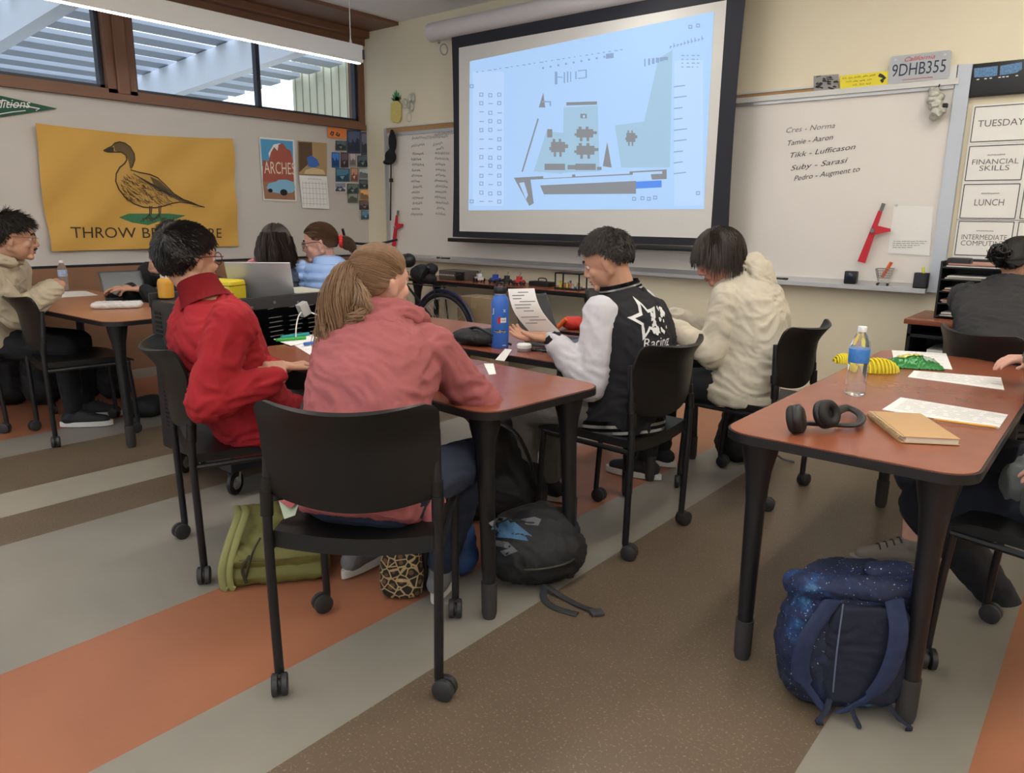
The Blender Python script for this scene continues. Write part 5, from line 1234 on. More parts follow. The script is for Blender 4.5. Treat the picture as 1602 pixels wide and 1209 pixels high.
def laptop(label, c, f, w=.32, d=.22, open_=110, m1=None, m2=None, cat='laptop', z0=None):
    """c: centre of the keyboard half; f: direction from the hinge to the user"""
    f = V(f).normalized(); s = V((-f.y, f.x, 0)); t = thing('laptop', label, cat, c, math.atan2(-f.x, f.y)+PI)
    bm = BM(); box(bm, (-w/2, -d/2, 0), (w/2, d/2, .012), .004); b = obj('base', bm, m1, t)
    bm = BM()
    for r_ in range(5):
        for k in range(12): x = -w/2+.025+k*(w-.05)/12; y = d/2-.04-r_*.019; box(bm, (x, y-.016, .012), (x+(w-.05)/12-.003, y, .0135))
    ky = obj('keys', bm, M_black, b, smooth=False); ky['kind'] = 'stuff'
    a = math.radians(open_-90); R = Matrix.Translation((0, d/2, .01)) @ Matrix.Rotation(-a, 4, 'X')
    bm = BM(); box(bm, (-w/2, -.004, 0), (w/2, .004, d), .003, M=R); l = obj('lid', bm, m1, t)
    bm = BM(); box(bm, (-w/2+.01, -.0048, .012), (w/2-.01, -.004, d-.01), M=R); obj('screen', bm, m2 or mat('dark_screen', (.02, .025, .03), .2), l, smooth=False)
    return t
M_sil = mat('silver_aluminium', (.48, .50, .53), .35, .5); M_sgr = mat('space_grey', (.06, .062, .065), .4, .3)
laptop('silver laptop open on the charging cart, lid towards the camera', (-3.32, 2.13, ZT_-.034), (-.72, .70), .30, .21, 118, M_sil)
p = Pz(243, 456, .905)
def bottle(name, label, cat, loc, prof, m, capprof, capm, n=24, capname='cap', rz=0.):
    t = thing(name, label, cat, loc, rz); bm = BM(); lathe(bm, prof, n); obj('bottle_body', bm, m, t, sharp=50); bm = BM(); lathe(bm, capprof, n); obj(capname, bm, capm, t, sharp=50); return t
M_yel = mat('mustard_plastic', (.50, .24, .02), .45)
t = bottle('drink_bottle', 'squat mustard yellow bottle with pale cap on the charging cart', 'bottle', (CX0+.06, 1.80, .905), [(.030, 0), (.037, .004), (.038, .075), (.034, .092), (.022, .100)], M_yel, [(.021, .100), (.022, .118), (.012, .122), (.008, .138)], mat('pale_cap', (.5, .48, .42), .5))
t = thing('yellow_case', 'bright yellow plastic box on the charging cart beside the silver laptop', 'box', (-3.28, 1.88, .905), .3)
bm = BM(); box(bm, (-.08, -.055, 0), (.08, .055, .115), .02, 3); obj('case_body', bm, mat('bright_yellow', (.60, .47, .02), .5), t)
bm = BM(); box(bm, (-.081, -.056, .088), (.081, .056, .091), .001); obj('seam', bm, M_black, t)
def sheet(label, pts, z, th=.0015, lines=8, m=None, name='paper_sheet', cat='paper', group=None, seed=1, lw=.0028):
    """a sheet lying at height z given by its four photo corners (far left, far right, near right, near left)"""
    P_ = [Pz(x, y, z) for x, y in pts]; c = sum(P_, V())/4; t = thing(name, label, cat, c, 0, group)
    bm = BM(); poly(bm, P_, (0, 0, 1), th); obj('sheet', bm, m or M_paper, t, smooth=False, world=True)
    if lines:
        rnd = random.Random(seed); bm = BM(); a, b, c_, d = P_
        for k in range(lines):
            v = .1+.8*k/lines; L = a*(1-v)+d*v; R = b*(1-v)+c_*v; u = .08
            while u < .85: w = rnd.uniform(.05, .22); stroke(bm, [L*(1-u)+R*u+V((0, 0, th)), L*(1-u-w)+R*(u+w)+V((0, 0, th))], lw, ZU, .0005); u += w+.04
            
        o = obj('print_lines', bm, mat('print_grey', (.22, .22, .23), .8), t, smooth=False, world=True)
    return t
bm = BM()
t = thing('paper_stack', 'untidy stack of papers and folders on the charging cart beside the laptop', 'papers', (-3.28, 2.28, .905))
rnd = random.Random(7)
for k in range(6):
    bm = BM(); R = Matrix.Rotation(rnd.uniform(-.25, .25), 4, 'Z'); box(bm, (-.13, -.10, .007*k), (.15, .10, .007*k+.005), M=R); obj('folder' if k % 2 else 'sheet', bm, mat('folder_beige', (.42, .40, .33), .8) if k % 2 else M_paper, t, smooth=False)

# --- near table
Z0 = .7375
sheet('open notebook page under the green and blue pens on the near table', [(444, 530), (505, 518), (520, 545), (486, 556)], Z0, lines=5)
sheet('white worksheet with green corner on the near table, left of the notebook', [(428, 531), (478, 522), (492, 533), (455, 541)], Z0+.003, lines=0)
for (x0, y0, x1, y1), c, lab in (((432, 532, 478, 528), 'green', 'green felt pen lying on the papers of the near table'), ((440, 527, 483, 522), 'teal', 'teal felt pen behind the green one on the near table'), ((476, 538, 505, 534), 'blue', 'blue pen on the notebook beside the pink hoodie')):
    a, b_ = Pz(x0, y0, Z0+.013), Pz(x1, y1, Z0+.013); t = thing('felt_pen', lab, 'pen', a); bm = BM(); tube(bm, [a, a*.3+b_*.7], .0075, 8); obj('barrel', bm, mat('pen_'+c, {'green': (.03, .35, .05), 'teal': (.02, .28, .30), 'blue': (.04, .12, .45)}[c], .4), t, world=True); bm = BM(); tube(bm, [a*.3+b_*.7, b_], .0085, 8); obj('cap', bm, M_white if c == 'blue' else mat('pen_'+c, (0, 0, 0)), t, world=True)
sheet('narrow white slip of paper near the blue bottle', [(790, 546), (801, 547), (789, 565), (775, 563)], Z0, lines=0)
sheet('small torn white slip beside the pink sleeve', [(757, 569), (772, 569), (776, 585), (765, 586)], Z0, lines=2)
# --- table with the blue bottle
p = Pz(782, 543, Z0)
M_blu = mat('blue_powder_coat', (.035, .14, .52), .4, bump=.15, bscale=500)
t = bottle('water_flask', 'tall blue steel water flask with black lid and stickers', 'bottle', (p.x, p.y, Z0), [(.037, 0), (.040, .004), (.040, .205), (.036, .222), (.027, .236), (.024, .246)], M_blu, [(.027, .246), (.029, .249), (.029, .272), (.026, .276)], M_black, 28, 'lid')
bm = BM(); lathe(bm, [(.0255, .243), (.0255, .249)], 24); obj('steel_ring', bm, M_alu, t); bm = BM(); tube(bm, curve([(-.022, 0, .272), (-.016, 0, .292), (.016, 0, .292), (.022, 0, .272)], 5), .004, 6); obj('carry_loop', bm, M_black, t)
def cyl_text(s, h, ang0, z, m, r=.0408, wd=.05, nm='sticker'):
    b = text(s, V((0, 0, 0)), XU, ZU, h, None, None, w=wd, nrm=(0, 0, 0.0001) if False else None, th=0)
    d = V((-p.x, -p.y, 0)).normalized()
    for v in b.verts: a = (v.co.x-wd/2)/r+ang0; q = Matrix.Rotation(a, 3, 'Z') @ d; v.co = V((q.x*r, q.y*r, z+v.co.z))
    return obj(nm, b, m, t, smooth=False)
def cyl_patch(a0, a1, z0, z1, m, r=.0405, nm='sticker'):
    d = V((-p.x, -p.y, 0)).normalized(); b = BM(); grid(b, lambda u, v: tuple((Matrix.Rotation(a0+(a1-a0)*u, 3, 'Z') @ d)*r)[:2]+(z0+(z1-z0)*v,), 10, 2); return obj(nm, b, m, t)
cyl_patch(-.1, .75, .118, .140, M_white); cyl_patch(-.28, .05, .114, .143, mat('sticker_crimson', (.50, .02, .03), .4), .0408); cyl_text('mmm', .009, .38, .125, M_ink, .0412, .022)
cyl_patch(-.7, .6, .073, .083, M_black, .0405); cyl_text('\u2022o8\u2022o', .012, 0, .072, mat('sticker_cream', (.65, .58, .50), .5), .0412, .055)
cyl_text('x', .020, .5, .165, M_white, .0410, .014); cyl_text('J', .022, -.9, .160, M_white, .0410, .012); cyl_patch(.3, .75, .013, .016, M_white)
laptop('dark grey laptop open in front of the varsity jacket', (-2.04, 2.88, Z0), (1, .12), .32, .22, 112, M_sgr)
p2 = Pz(820, 549, Z0); t = thing('round_tin', 'small round white tin beside the blue flask', 'tin', (p2.x, p2.y, Z0)); bm = BM(); lathe(bm, [(.030, 0), (.031, .003), (.031, .013), (.028, .014)], 20); obj('tin_base', bm, mat('tin_grey', (.35, .35, .35), .4, .5), t); bm = BM(); lathe(bm, [(.031, .014), (.033, .016), (.033, .029), (.029, .033)], 20); obj('lid', bm, M_white, t)
p2 = Pz(845, 549, Z0); t = thing('wire_fidget', 'coiled black cable lying beside the round tin', 'cable', (p2.x, p2.y, Z0)); bm = BM(); tube(bm, [V((.05*math.cos(a*.7)*(1-a*.02), .03*math.sin(a*.7), .006+.003*math.sin(a*2))) for a in range(30)], .004, 6); obj('coil', bm, M_black, t)
t = thing('soft_pouch', 'black soft pouch lying left of the blue flask', 'pouch', Pz(745, 538, Z0)); t.location.z = Z0
bm = BM(); ell(bm, (0, 0, .035), (.13, .09, .034)); ell(bm, (.06, .03, .04), (.08, .06, .035)); fuse('pouch_body', bm, mat('black_nylon', (.012, .012, .014), .7, bump=.3, bscale=300), t, .008, 3, wrinkle(.006, 18, 5), world=False)
bm = BM(); tube(bm, curve([(-.05, 0, .068), (.05, -.04, .085), (.14, -.02, .05), (.18, .04, .012)], 6), .006, 8); obj('strap', bm, M_black, t)
p2 = Pz(897, 515, Z0); t = thing('red_pouch', 'red and orange pencil pouch half hidden by the pale grey sleeve', 'pouch', (p2.x, p2.y, Z0), .4); bm = BM(); ell(bm, (0, 0, .035), (.07, .05, .036)); fuse('pouch_body', bm, mat('pouch_red', (.50, .03, .02), .7), t, .007, 3, wrinkle(.004, 20, 2), world=False); bm = BM(); tube(bm, [(-.08, -.03, .01), (-.03, -.05, .06)], .012, 8); obj('orange_trim', bm, mat('orange_plastic', (.75, .14, .03), .5), t)
# the paper held by the person in the varsity jacket: touches the left hand
def pap(u, v):
    A, B, C_, D = P3(795, 452, 3.13), P3(836, 451, 3.02), P3(876, 519, 2.98), P3(830, 520, 3.10)
    return (A*(1-u)+B*u)*(1-v)+(D*(1-u)+C_*u)*v + AW*-.018*math.sin(PI*v) - RT*.022*math.sin(PI*v)
t = thing('held_paper', 'printed sheet held up by the person in the varsity jacket', 'paper', pap(.5, .5))
bm = BM(); grid(bm, pap, 10, 16, .001); obj('sheet', bm, M_paper, t, world=True)
bm = BM(); rnd = random.Random(4)
for k in range(12):
    v = .08+k*.07; u = .12 if k % 3 else .35; w = rnd.uniform(.3, .7)
    if rnd.random() < .85: stroke(bm, [pap(min(.92, u+w*q/4), v)-AW*.0030 for q in range(5)], .0035, -AW, .0008)
obj('print_lines', bm, mat('print_grey', (0, 0, 0)), t, smooth=False, world=True)
# --- table in front of the cream hoodie
laptop('black laptop half hidden behind the varsity jacket, on the far table', (-2.02, 3.46, Z0), (1, .0), .34, .22, 108, M_black)
# --- front table
ZF = .7375
def ft(x, y): q = Pz(x, y, ZF); q.y = min(q.y, 5.36); return q
q = PY(718, 434, 5.22); t = thing('amplifier', 'flat grey and black amplifier box on the front table, left end', 'device', (q.x, 5.22, ZF))
bm = BM(); box(bm, (-.17, -.10, 0), (.17, .10, .085), .006); obj('case', bm, mat('device_brown_grey', (.09, .08, .07), .5), t)
bm = BM(); box(bm, (.06, -.112, .006), (.168, -.1, .08), .003); disc(bm, (.11, -.118, .04), (0, 1, 0), .026, .014, 18); obj('front_panel', bm, M_black, t)
bm = BM()
for k in range(9): box(bm, (-.155+k*.022, -.104, .035), (-.145+k*.022, -.1, .05))
obj('buttons', bm, mat('chip_grey', (.4, .4, .4), .5), t, smooth=False)
rnd = random.Random(31)
cols = {'white': (.6, .6, .6), 'blue': (.03, .06, .35), 'red': (.5, .03, .03), 'grey': (.25, .26, .28), 'black': (.02, .02, .02)}
def robot(x, y, c, lab):
    t = thing('toy_robot', lab, 'toy', (x, y, ZF), rnd.uniform(-.6, .6), None)
    m = mat('toy_'+c, cols[c], .45)
    bm = BM(); box(bm, (-.045, -.03, .018), (.045, .03, .045), .006); box(bm, (-.02, -.02, .045), (.025, .02, .075), .005); obj('chassis', bm, m, t)
    for a in (-1, 1):
        for b in (-1, 1): bm = BM(); disc(bm, (a*.032, b*.037, .018), (0, 1, 0), .018, .012, 14); obj('wheel', bm, M_black, t)
    bm = BM(); tube(bm, [(0, 0, .07), (.012, .01, .098)], .004, 6); csph(bm, (.012, .01, .1), .008); obj('antenna', bm, mat('toy_grey', cols['grey'], .45), t)
for px, c, lab in ((755, 'white', 'small white wheeled robot right of the amplifier'), (776, 'blue', 'small blue wheeled robot on the front table'), (797, 'black', 'small black wheeled robot left of the red one'), (815, 'red', 'small red wheeled robot on the front table')):
    q = PY(px, 436, 5.2); robot(q.x, 5.2+rnd.uniform(-.05, .05), c, lab)
q = PY(845, 436, 5.2); t = thing('toolbox', 'low black tool case on the front table right of the robots', 'case', (q.x, 5.24, ZF)); bm = BM(); box(bm, (-.12, -.05, 0), (.10, .05, .04), .008); obj('case_body', bm, M_black, t); bm = BM(); tube(bm, curve([(-.05, 0, .038), (-.04, 0, .065), (.03, 0, .065), (.04, 0, .038)], 4), .005, 6); obj('handle', bm, M_black, t)
q = PY(893, 446, 5.16); t = thing('acrylic_display_case', 'clear display case of small coloured figures with black frame', 'display case', (q.x, 5.16, ZF))
bm = BM(); box(bm, (-.125, -.06, 0), (.125, .06, .012)); box(bm, (-.125, -.06, .128), (.125, .06, .138))
for a in (-.12, .12):
    for b in (-.056, .056): box(bm, (a-.005, b-.004, .01), (a+.005, b+.004, .13))
obj('frame', bm, M_black, t, smooth=False); bm = BM(); box(bm, (-.12, -.058, .012), (.12, -.056, .128)); obj('front_pane', bm, M_glass, t, smooth=False)
for k in range(7):
    c = [(.6, .5, .05), (.55, .2, .1), (.5, .5, .5), (.1, .25, .5), (.6, .35, .3), (.65, .6, .1), (.3, .1, .3)][k]; x = q.x-.095+k*.031
    f_ = thing('figurine', ['yellow', 'orange', 'grey', 'blue', 'pink', 'pale yellow', 'purple'][k]+' figure in the clear display case', 'figurine', (x, 5.16+rnd.uniform(-.02, .02), ZF+.012)); bm = BM(); h_ = rnd.uniform(.04, .07); lathe(bm, [(.014, 0), (.012, h_*.5), (.006, h_*.6)], 12); obj('figure_body', bm, mat('fig_%d' % k, c, .5), f_); bm = BM(); csph(bm, (0, 0, h_*.75), .011); obj('figure_head', bm, mat('fig_%d' % ((k+2) % 7), c, .5), f_)
sheet('white paper at the right of the clear display case', [(914, 444), (936, 446), (940, 451), (912, 450)], ZF, lines=0)
# cardboard box and bicycle below the front table
q = PY(752, 520, 4.75); t = thing('cardboard_box', 'plain brown cardboard box under the front table beside the bicycle wheel', 'box', (q.x, 4.78, 0)); z1 = PY(752, 466, 4.68).z
bm = BM(); box(bm, (-.19, -.12, 0), (.19, .12, z1), .004); obj('carton', bm, mat('cardboard', (.27, .19, .11), .9, var=.1), t); bm = BM(); box(bm, (-.03, -.122, z1-.09), (.03, -.12, z1)); box(bm, (-.03, -.122, z1-.002), (.03, .12, z1+.001)); obj('tape', bm, mat('tape', (.33, .24, .14), .5), t, smooth=False)
BY = 4.55; wc = PY(694, 495, BY); wc.z = .345; bx = wc.x
t = thing('bicycle', 'black bicycle parked in front of the front wall, rear wheel and bag in view', 'bicycle', (bx, BY, 0))
M_tyre = mat('tyre', (.012, .012, .012), .8)
def wheel(x):
    bm = BM(); torus(bm, (x, BY, .345), (0, 1, 0), .325, .021, 56, 10); w_ = obj('tyre', bm, M_tyre, t, world=True)
    bm = BM(); torus(bm, (x, BY, .345), (0, 1, 0), .300, .009, 56, 6); obj('rim', bm, M_alu, w_, world=True)
    bm = BM()
    for k in range(28): a = 2*PI*k/28; tube(bm, [(x+.02*math.cos(a+.6*(-1)**k), BY+.025*(-1)**k, .345+.02*math.sin(a+.6*(-1)**k)), (x+.297*math.cos(a), BY, .345+.297*math.sin(a))], .0014, 4, cap=False)
    sp_ = obj('spokes', bm, M_alu, w_, world=True); sp_['kind'] = 'stuff'
    bm = BM(); disc(bm, (x, BY, .345), (0, 1, 0), .045, .06, 20); obj('hub', bm, M_black, w_, world=True)
wheel(bx); wheel(bx-1.06)
bm = BM(); torus(bm, (bx, BY, .345), (0, 1, 0), .362, .014, 40, 6, a0=-2.2, a1=1.3, x=(0, 0, 1)); o = obj('mudguard', bm, mat('mudguard_navy', (.015, .018, .06), .4), t, world=True)
bm = BM(); F = lambda x, z: (bx+x, BY, z)
for a, b, r_ in (((0, .345), (-.42, .29), .012), ((0, .345), (-.52, .78), .011), ((-.42, .29), (-.55, .86), .017), ((-.42, .29), (-.94, .70), .020), ((-.54, .76), (-.92, .82), .018), ((-.94, .70), (-.91, .92), .020)): tube(bm, [F(*a), F(*b)], r_, 10)
for s in (-1, 1): tube(bm, [(bx-.94, BY+s*.03, .70), (bx-1.06, BY+s*.05, .345)], .012, 8)
obj('frame', bm, M_blackm, t, world=True)
bm = BM(); tube(bm, [F(-.91, .92), F(-.90, 1.05)], .016, 8); tube(bm, curve([(bx-.90, BY-.30, 1.10), (bx-.92, BY-.12, 1.07), (bx-.92, BY+.12, 1.07), (bx-.90, BY+.30, 1.10)], 6), .011, 8); tube(bm, [(bx-.90, BY-.30, 1.10), (bx-.86, BY-.36, 1.2)], .012, 8); obj('handlebar', bm, M_black, t, world=True)
bm = BM(); cap(bm, F(-.66, .93), F(-.42, .94), .03, .065); fuse('saddle', bm, M_black, t, .01, 2)
bm = BM()
for s in (-1, 1): tube(bm, [(bx, BY+s*.07, .345), (bx-.05, BY+s*.06, .74)], .006, 6); tube(bm, [(bx-.38, BY+s*.06, .745), (bx+.10, BY+s*.06, .745)], .006, 6)
obj('rack', bm, M_blackm, t, world=True)
bm = BM(); disc(bm, F(-.42, .29), (0, 1, 0), .09, .01, 28); tube(bm, [(bx-.42, BY-.02, .29), (bx-.36, BY-.04, .13)], .010, 6, flat=.6); box(bm, (bx-.40, BY-.14, .115), (bx-.32, BY-.05, .135), .004); tube(bm, [(bx, BY-.045, .39), (bx-.42, BY-.045, .38)], .004, 5); obj('crankset', bm, M_black, t, world=True)
t = thing('pannier_bag', 'black bag strapped over the bicycle rack beside the light brown hair', 'bag', (bx-.2, BY, .75)); a = PY(664, 425, BY)
bm = BM(); ell(bm, (a.x-.02, BY, a.z-.02), (.11, .08, .08)); cap(bm, (a.x-.10, BY, a.z-.02), (a.x+.10, BY, a.z+.03), .055, .045); cap(bm, (a.x, BY, a.z-.05), (bx-.15, BY, .80), .05, .05); fuse('bag_body', bm, MATS['black_nylon'], t, .012, 3, wrinkle(.008, 14, 1))
bm = BM(); tube(bm, [(a.x+.03, BY-.07, a.z-.05), (a.x+.12, BY-.07, a.z+.05)], .018, 8); obj('side_strap', bm, M_black, t, world=True)

# --- right: paper trays on the low red-topped unit
t = thing('low_shelf_unit', 'low unit with cherry top and open black shelves under the paper trays', 'shelf', (-.62, 5.16, 0))
bm = BM(); box(bm, (-.99, 4.86, .735), (-.15, 5.44, .765), .004); obj('unit_top', bm, M_lam, t, world=True)
bm = BM(); 
for x in (-.97, -.19): box(bm, (x, 4.88, 0), (x+.02, 5.42, .735))
box(bm, (-.97, 5.40, 0), (-.17, 5.42, .735))
for z in (.03, .30, .52, .66): box(bm, (-.97, 4.88, z), (-.17, 5.42, z+.018))
obj('carcass', bm, M_black, t, smooth=False, world=True)
for z, lab in ((.54, 'white papers on the upper open shelf of the low unit'), (.32, 'white papers on the middle open shelf of the low unit')):
    bm = BM(); box(bm, (-.86, 4.92, z), (-.62, 5.2, z+.05)); tag(obj('paper_pile', bm, M_paper, None, smooth=False), lab, 'papers')
t = thing('paper_tray_tower', 'black tower of letter trays full of papers on the low unit', 'tray tower', (-.66, 5.2, .765))
bm = BM(); x0, x1, y0, y1 = -.86, -.45, 5.02, 5.38
for x in (x0, x1): box(bm, (x-.006, y0, .766), (x+.006, y1, 1.10), .002)
zs = [.775, .85, .92, .99, 1.06]
for z in zs: box(bm, (x0, y0, z), (x1, y1, z+.008))
box(bm, (x0, y1-.008, .766), (x1, y1, 1.10)); obj('tray_frame', bm, M_black, t, smooth=False, world=True)
bm = BM(); box(bm, (x0+.02, y0+.02, 1.068), (x0+.14, y0+.12, 1.12), .012); tag(obj('camera_body', bm, M_black), 'small black gadget on top of the tray tower', 'device')
for k, z in enumerate(zs):
    for j in range(2):
        bm = BM(); box(bm, (x0+.02+rnd.uniform(0, .02), y0-rnd.uniform(.0, .02), z+.009+j*.011), (x1-.03-rnd.uniform(0, .05), y1-.02, z+.009+j*.011+rnd.uniform(.004, .009))); tag(obj('paper_pile', bm, mat('paper_c%d' % ((k+j) % 3), [(.6, .58, .5), (.62, .62, .60), (.45, .25, .20)][(k+j) % 3], .8), None, smooth=False), '%s paper pile in the %s tray of the black tower' % (['lower', 'upper'][j], ['bottom', 'second', 'middle', 'fourth', 'top'][k]), 'papers')

# --- right table
c = Pz(1337, 617, Z0)
M_pet = mat('clear_plastic_water', (.92, .95, .97), .05, trans=.92, ior=1.18, spec=.5)
def pet(label, c, s=1., lab=(.05, .2, .55), capc=(.75, .75, .75), n=28):
    t = thing('water_bottle', label, 'bottle', c); pr = [(.028, 0), (.0325, .005)]
    z = .008
    while z < .105: pr += [(.0325, z), (.0310, z+.005)]; z += .010
    pr += [(.0325, .108), (.0325, .160), (.0315, .165), (.029, .180), (.020, .200), (.0125, .212), (.0125, .216)]
    bm = BM(); lathe(bm, [(r_*s, z_*s) for r_, z_ in pr], n); obj('bottle_body', bm, M_pet, t, sharp=60)
    bm = BM(); lathe(bm, [(.0328*s, .112*s), (.0332*s, .113*s), (.0332*s, .157*s), (.0328*s, .158*s)], n); lb = obj('label', bm, mat('bottle_label_%d' % (lab[2]*100), lab, .4, var=.6, vscale=60), t)
    bm = BM(); lathe(bm, [(.0145*s, .214*s), (.0148*s, .215*s), (.0148*s, .230*s), (.0135*s, .232*s)], 20); obj('cap', bm, mat('cap_%d' % (capc[0]*100), capc, .4), t)
    return t
pet('clear plastic water bottle with blue label on the right table', c, 1.02)
c = Pz(101, 455, Z0); pet('clear water bottle with white and blue label on the left table', c, .98, (.35, .42, .60))
# yellow ribbed toy, chip bag
t = thing('ribbed_yellow_toy', 'bright yellow ribbed plastic fans behind the water bottle', 'toy', Pz(1350, 580, Z0)); t.location.z = Z0
M_y2 = mat('lemon_plastic', (.72, .58, .02), .45)
for cpx, rx, ry, hz, nm in (((1372, 582), .075, .045, .050, 'ribbed_fan'), ((1320, 568), .040, .035, .035, 'ribbed_fan')):
    q = Pz(*cpx, Z0); bm = BM()
    for k in range(11): a = -1+2*k/10; torus(bm, (q.x+a*rx*RT.x, q.y+a*rx*RT.y, Z0+.004), (RT.x, RT.y, .0), max(.012, hz*math.sqrt(max(0, 1-a*a*.85))), .0042, 18, 6, a0=0, a1=PI, x=(-RT.y, RT.x, 0))
    ell(bm, (q.x, q.y, Z0+.004), (rx*.9, ry*.75, hz*.85), frame(AW)); bmesh.ops.bisect_plane(bm, geom=bm.verts[:]+bm.edges[:]+bm.faces[:], plane_co=(0, 0, Z0), plane_no=(0, 0, -1), clear_outer=True); obj(nm, bm, M_y2, t, world=True)
t = thing('snack_bag', 'crumpled shiny green snack bag with yellow corner on the right table', 'snack bag', Pz(1432, 572, Z0)); t.location.z = Z0
a, b_ = Pz(1393, 573, Z0), Pz(1474, 577, Z0); sd = (b_-a).normalized(); bk = V((-sd.y, sd.x, 0))
def bagf(u, v): 
    q = a+sd*((b_-a).length*u)+bk*(.14*(v-.3)); e = (math.sin(PI*u)*math.sin(PI*v))**.5; return q+V((0, 0, .003+.040*e+.010*noise.noise(V((u*9, v*9, 3)))*e+.006*noise.noise(V((u*25, v*25, 3)))))
bm = BM(); grid(bm, bagf, 40, 24, .0015); o = obj('foil', bm, mat('green_foil', (.02, .20, .04), .28, .2, spec=.6), t, world=True)
bm = BM(); grid(bm, lambda u, v: bagf(.18+.42*u, .38+.38*v)+V((0, 0, .004)), 20, 10, .001); obj('front_print', bm, mat('bag_print', (.50, .48, .10), .35, var=.9, vscale=45), t, world=True)
bm = BM(); grid(bm, lambda u, v: bagf(.62+.25*u, .20+.40*v)+V((0, 0, .0038)), 10, 8, .001); obj('pale_print', bm, mat('bag_print_pale', (.30, .38, .28), .35, var=.7, vscale=70), t, world=True)
sheet('worksheet partly under the green snack bag', [(1395, 548), (1480, 553), (1490, 578), (1400, 570)], Z0, lines=4, th=.001)
sheet('worksheet in front of the grey sleeve', [(1430, 580), (1566, 591), (1571, 610), (1420, 590)], Z0, seed=5)
sheet('worksheet with a pencil lying on its near edge', [(1409, 622), (1577, 649), (1562, 671), (1380, 641)], Z0, seed=6, lines=9)
a, b_ = Pz(1462, 656, Z0+.006), Pz(1556, 668, Z0+.006); t = thing('pencil', 'yellow pencil on the edge of the worksheet by the notebook', 'pencil', a)
bm = BM(); tube(bm, [a, b_], .0036, 6); obj('shaft', bm, mat('pencil_yellow', (.65, .33, .04), .4), t, world=True, smooth=False); bm = BM(); tube(bm, [b_, b_+(b_-a).normalized()*.014], [.0036, .0006], 6); obj('tip', bm, mat('pencil_wood', (.55, .36, .2), .7), t, world=True)
# spiral notebook
A, B, C_, D = [Pz(x, y, Z0+.012) for x, y in ((1357, 646), (1440, 654), (1507, 686), (1408, 686))]
cen = (A+B+C_+D)/4; eL = (A-D); L_ = eL.length; ey = eL.normalized(); ex = V((ey.y, -ey.x, 0)); w_ = ((B-A).length+(C_-D).length)/2*.93
t = thing('spiral_notebook', 'kraft brown spiral notebook on the right table', 'notebook', (cen.x, cen.y, Z0), 0); t.rotation_euler = (0, 0, math.atan2(ey.y, ey.x)-PI/2)
bm = BM(); box(bm, (-w_/2, -L_/2, .001), (w_/2, L_/2, .003), .0008); box(bm, (-w_/2, -L_/2, .017), (w_/2, L_/2, .019), .0008); obj('cover', bm, mat('kraft_cover', (.50, .31, .15), .75, var=.06, vscale=30), t)
bm = BM(); box(bm, (-w_/2+.012, -L_/2+.003, .003), (w_/2-.003, L_/2-.003, .017)); obj('pages', bm, mat('page_block', (.62, .55, .45), .9), t, smooth=False)
bm = BM()
for k in range(26): y = -L_/2+.01+k*(L_-.02)/25; torus(bm, (-w_/2+.003, y, .010), (0, 1, 0), .0105, .0012, 14, 5)
o = obj('wire_spiral', bm, mat('brass_wire', (.55, .42, .25), .35, .7), t)
# headphones
t = thing('headphones', 'black over-ear headphones lying on the right table', 'headphones', Pz(1290, 648, Z0)); t.location.z = Z0
M_hp = mat('headphone_black', (.014, .014, .015), .38, spec=.5); M_pad = mat('ear_pad', (.010, .010, .010), .65)
c1, c2 = Pz(1250, 655, Z0+.042), Pz(1290, 648, Z0+.046)
n1 = (RT*.85-AW*.5+V((0, 0, .25))).normalized(); n2 = (RT*.45-AW*.75+V((0, 0, .35))).normalized()
for c, n_, nm in ((c1, -n1, 0), (c2, n2, 1)):
    bm = BM(); disc(bm, c, n_, .041, .028, 32, .25); o = obj('ear_cup', bm, M_hp, t, world=True, sharp=60)
    bm = BM(); torus(bm, c+n_*.016, n_, .027, .0135, 28, 12); obj('cushion', bm, M_pad, o, world=True)
    bm = BM(); disc(bm, c+n_*.012, n_, .018, .006, 20); obj('speaker_mesh', bm, mat('speaker_cloth', (.02, .02, .022), .9, bump=.5, bscale=800), o, world=True)
pts = [c1+V((0, 0, -.012)), Pz(1262, 662, Z0+.018), Pz(1300, 664, Z0+.016), Pz(1340, 664, Z0+.016), Pz(1347, 650, Z0+.018), Pz(1325, 638, Z0+.022), c2+V((0, 0, .0))+RT*.02]
bm = BM(); tube(bm, curve(pts, 8), .0125, 10, flat=.55); obj('headband', bm, M_hp, t, world=True)
# small white things beyond the right table: cables on the floor unit
# --- left table things
sheet('white worksheet on the left table beside the tan sleeve', [(88, 457), (134, 455), (153, 462), (86, 466)], Z0, lines=4, seed=8)
sheet('small white name card on the left table', [(164, 457), (170, 456), (184, 462), (178, 463)], Z0, lines=0)
a, b_ = Pz(138, 484, Z0), Pz(222, 482, Z0); t = thing('fabric_bag', 'flat folded white fabric bag on the near edge of the left table', 'bag', (a+b_)/2); t.location.z = Z0
bm = BM(); n_ = (b_-a).normalized(); bk = V((-n_.y, n_.x, 0)); c0 = (a+b_)/2+bk*.05
for u in (-1, 1):
    for v in (-1, 1): cap(bm, c0+n_*u*.12+bk*v*.045+V((0, 0, .02)), c0+V((0, 0, .02)), .018, .02)
cap(bm, c0-n_*.12-bk*.045+V((0, 0, .02)), c0+n_*.13-bk*.045+V((0, 0, .02)), .019); cap(bm, c0-n_*.12+bk*.045+V((0, 0, .02)), c0+n_*.13+bk*.045+V((0, 0, .02)), .019)
fuse('bag_cloth', bm, mat('white_canvas', (.62, .60, .56), .9, bump=.3, bscale=300), t, .006, 3, wrinkle(.003, 22, 3))
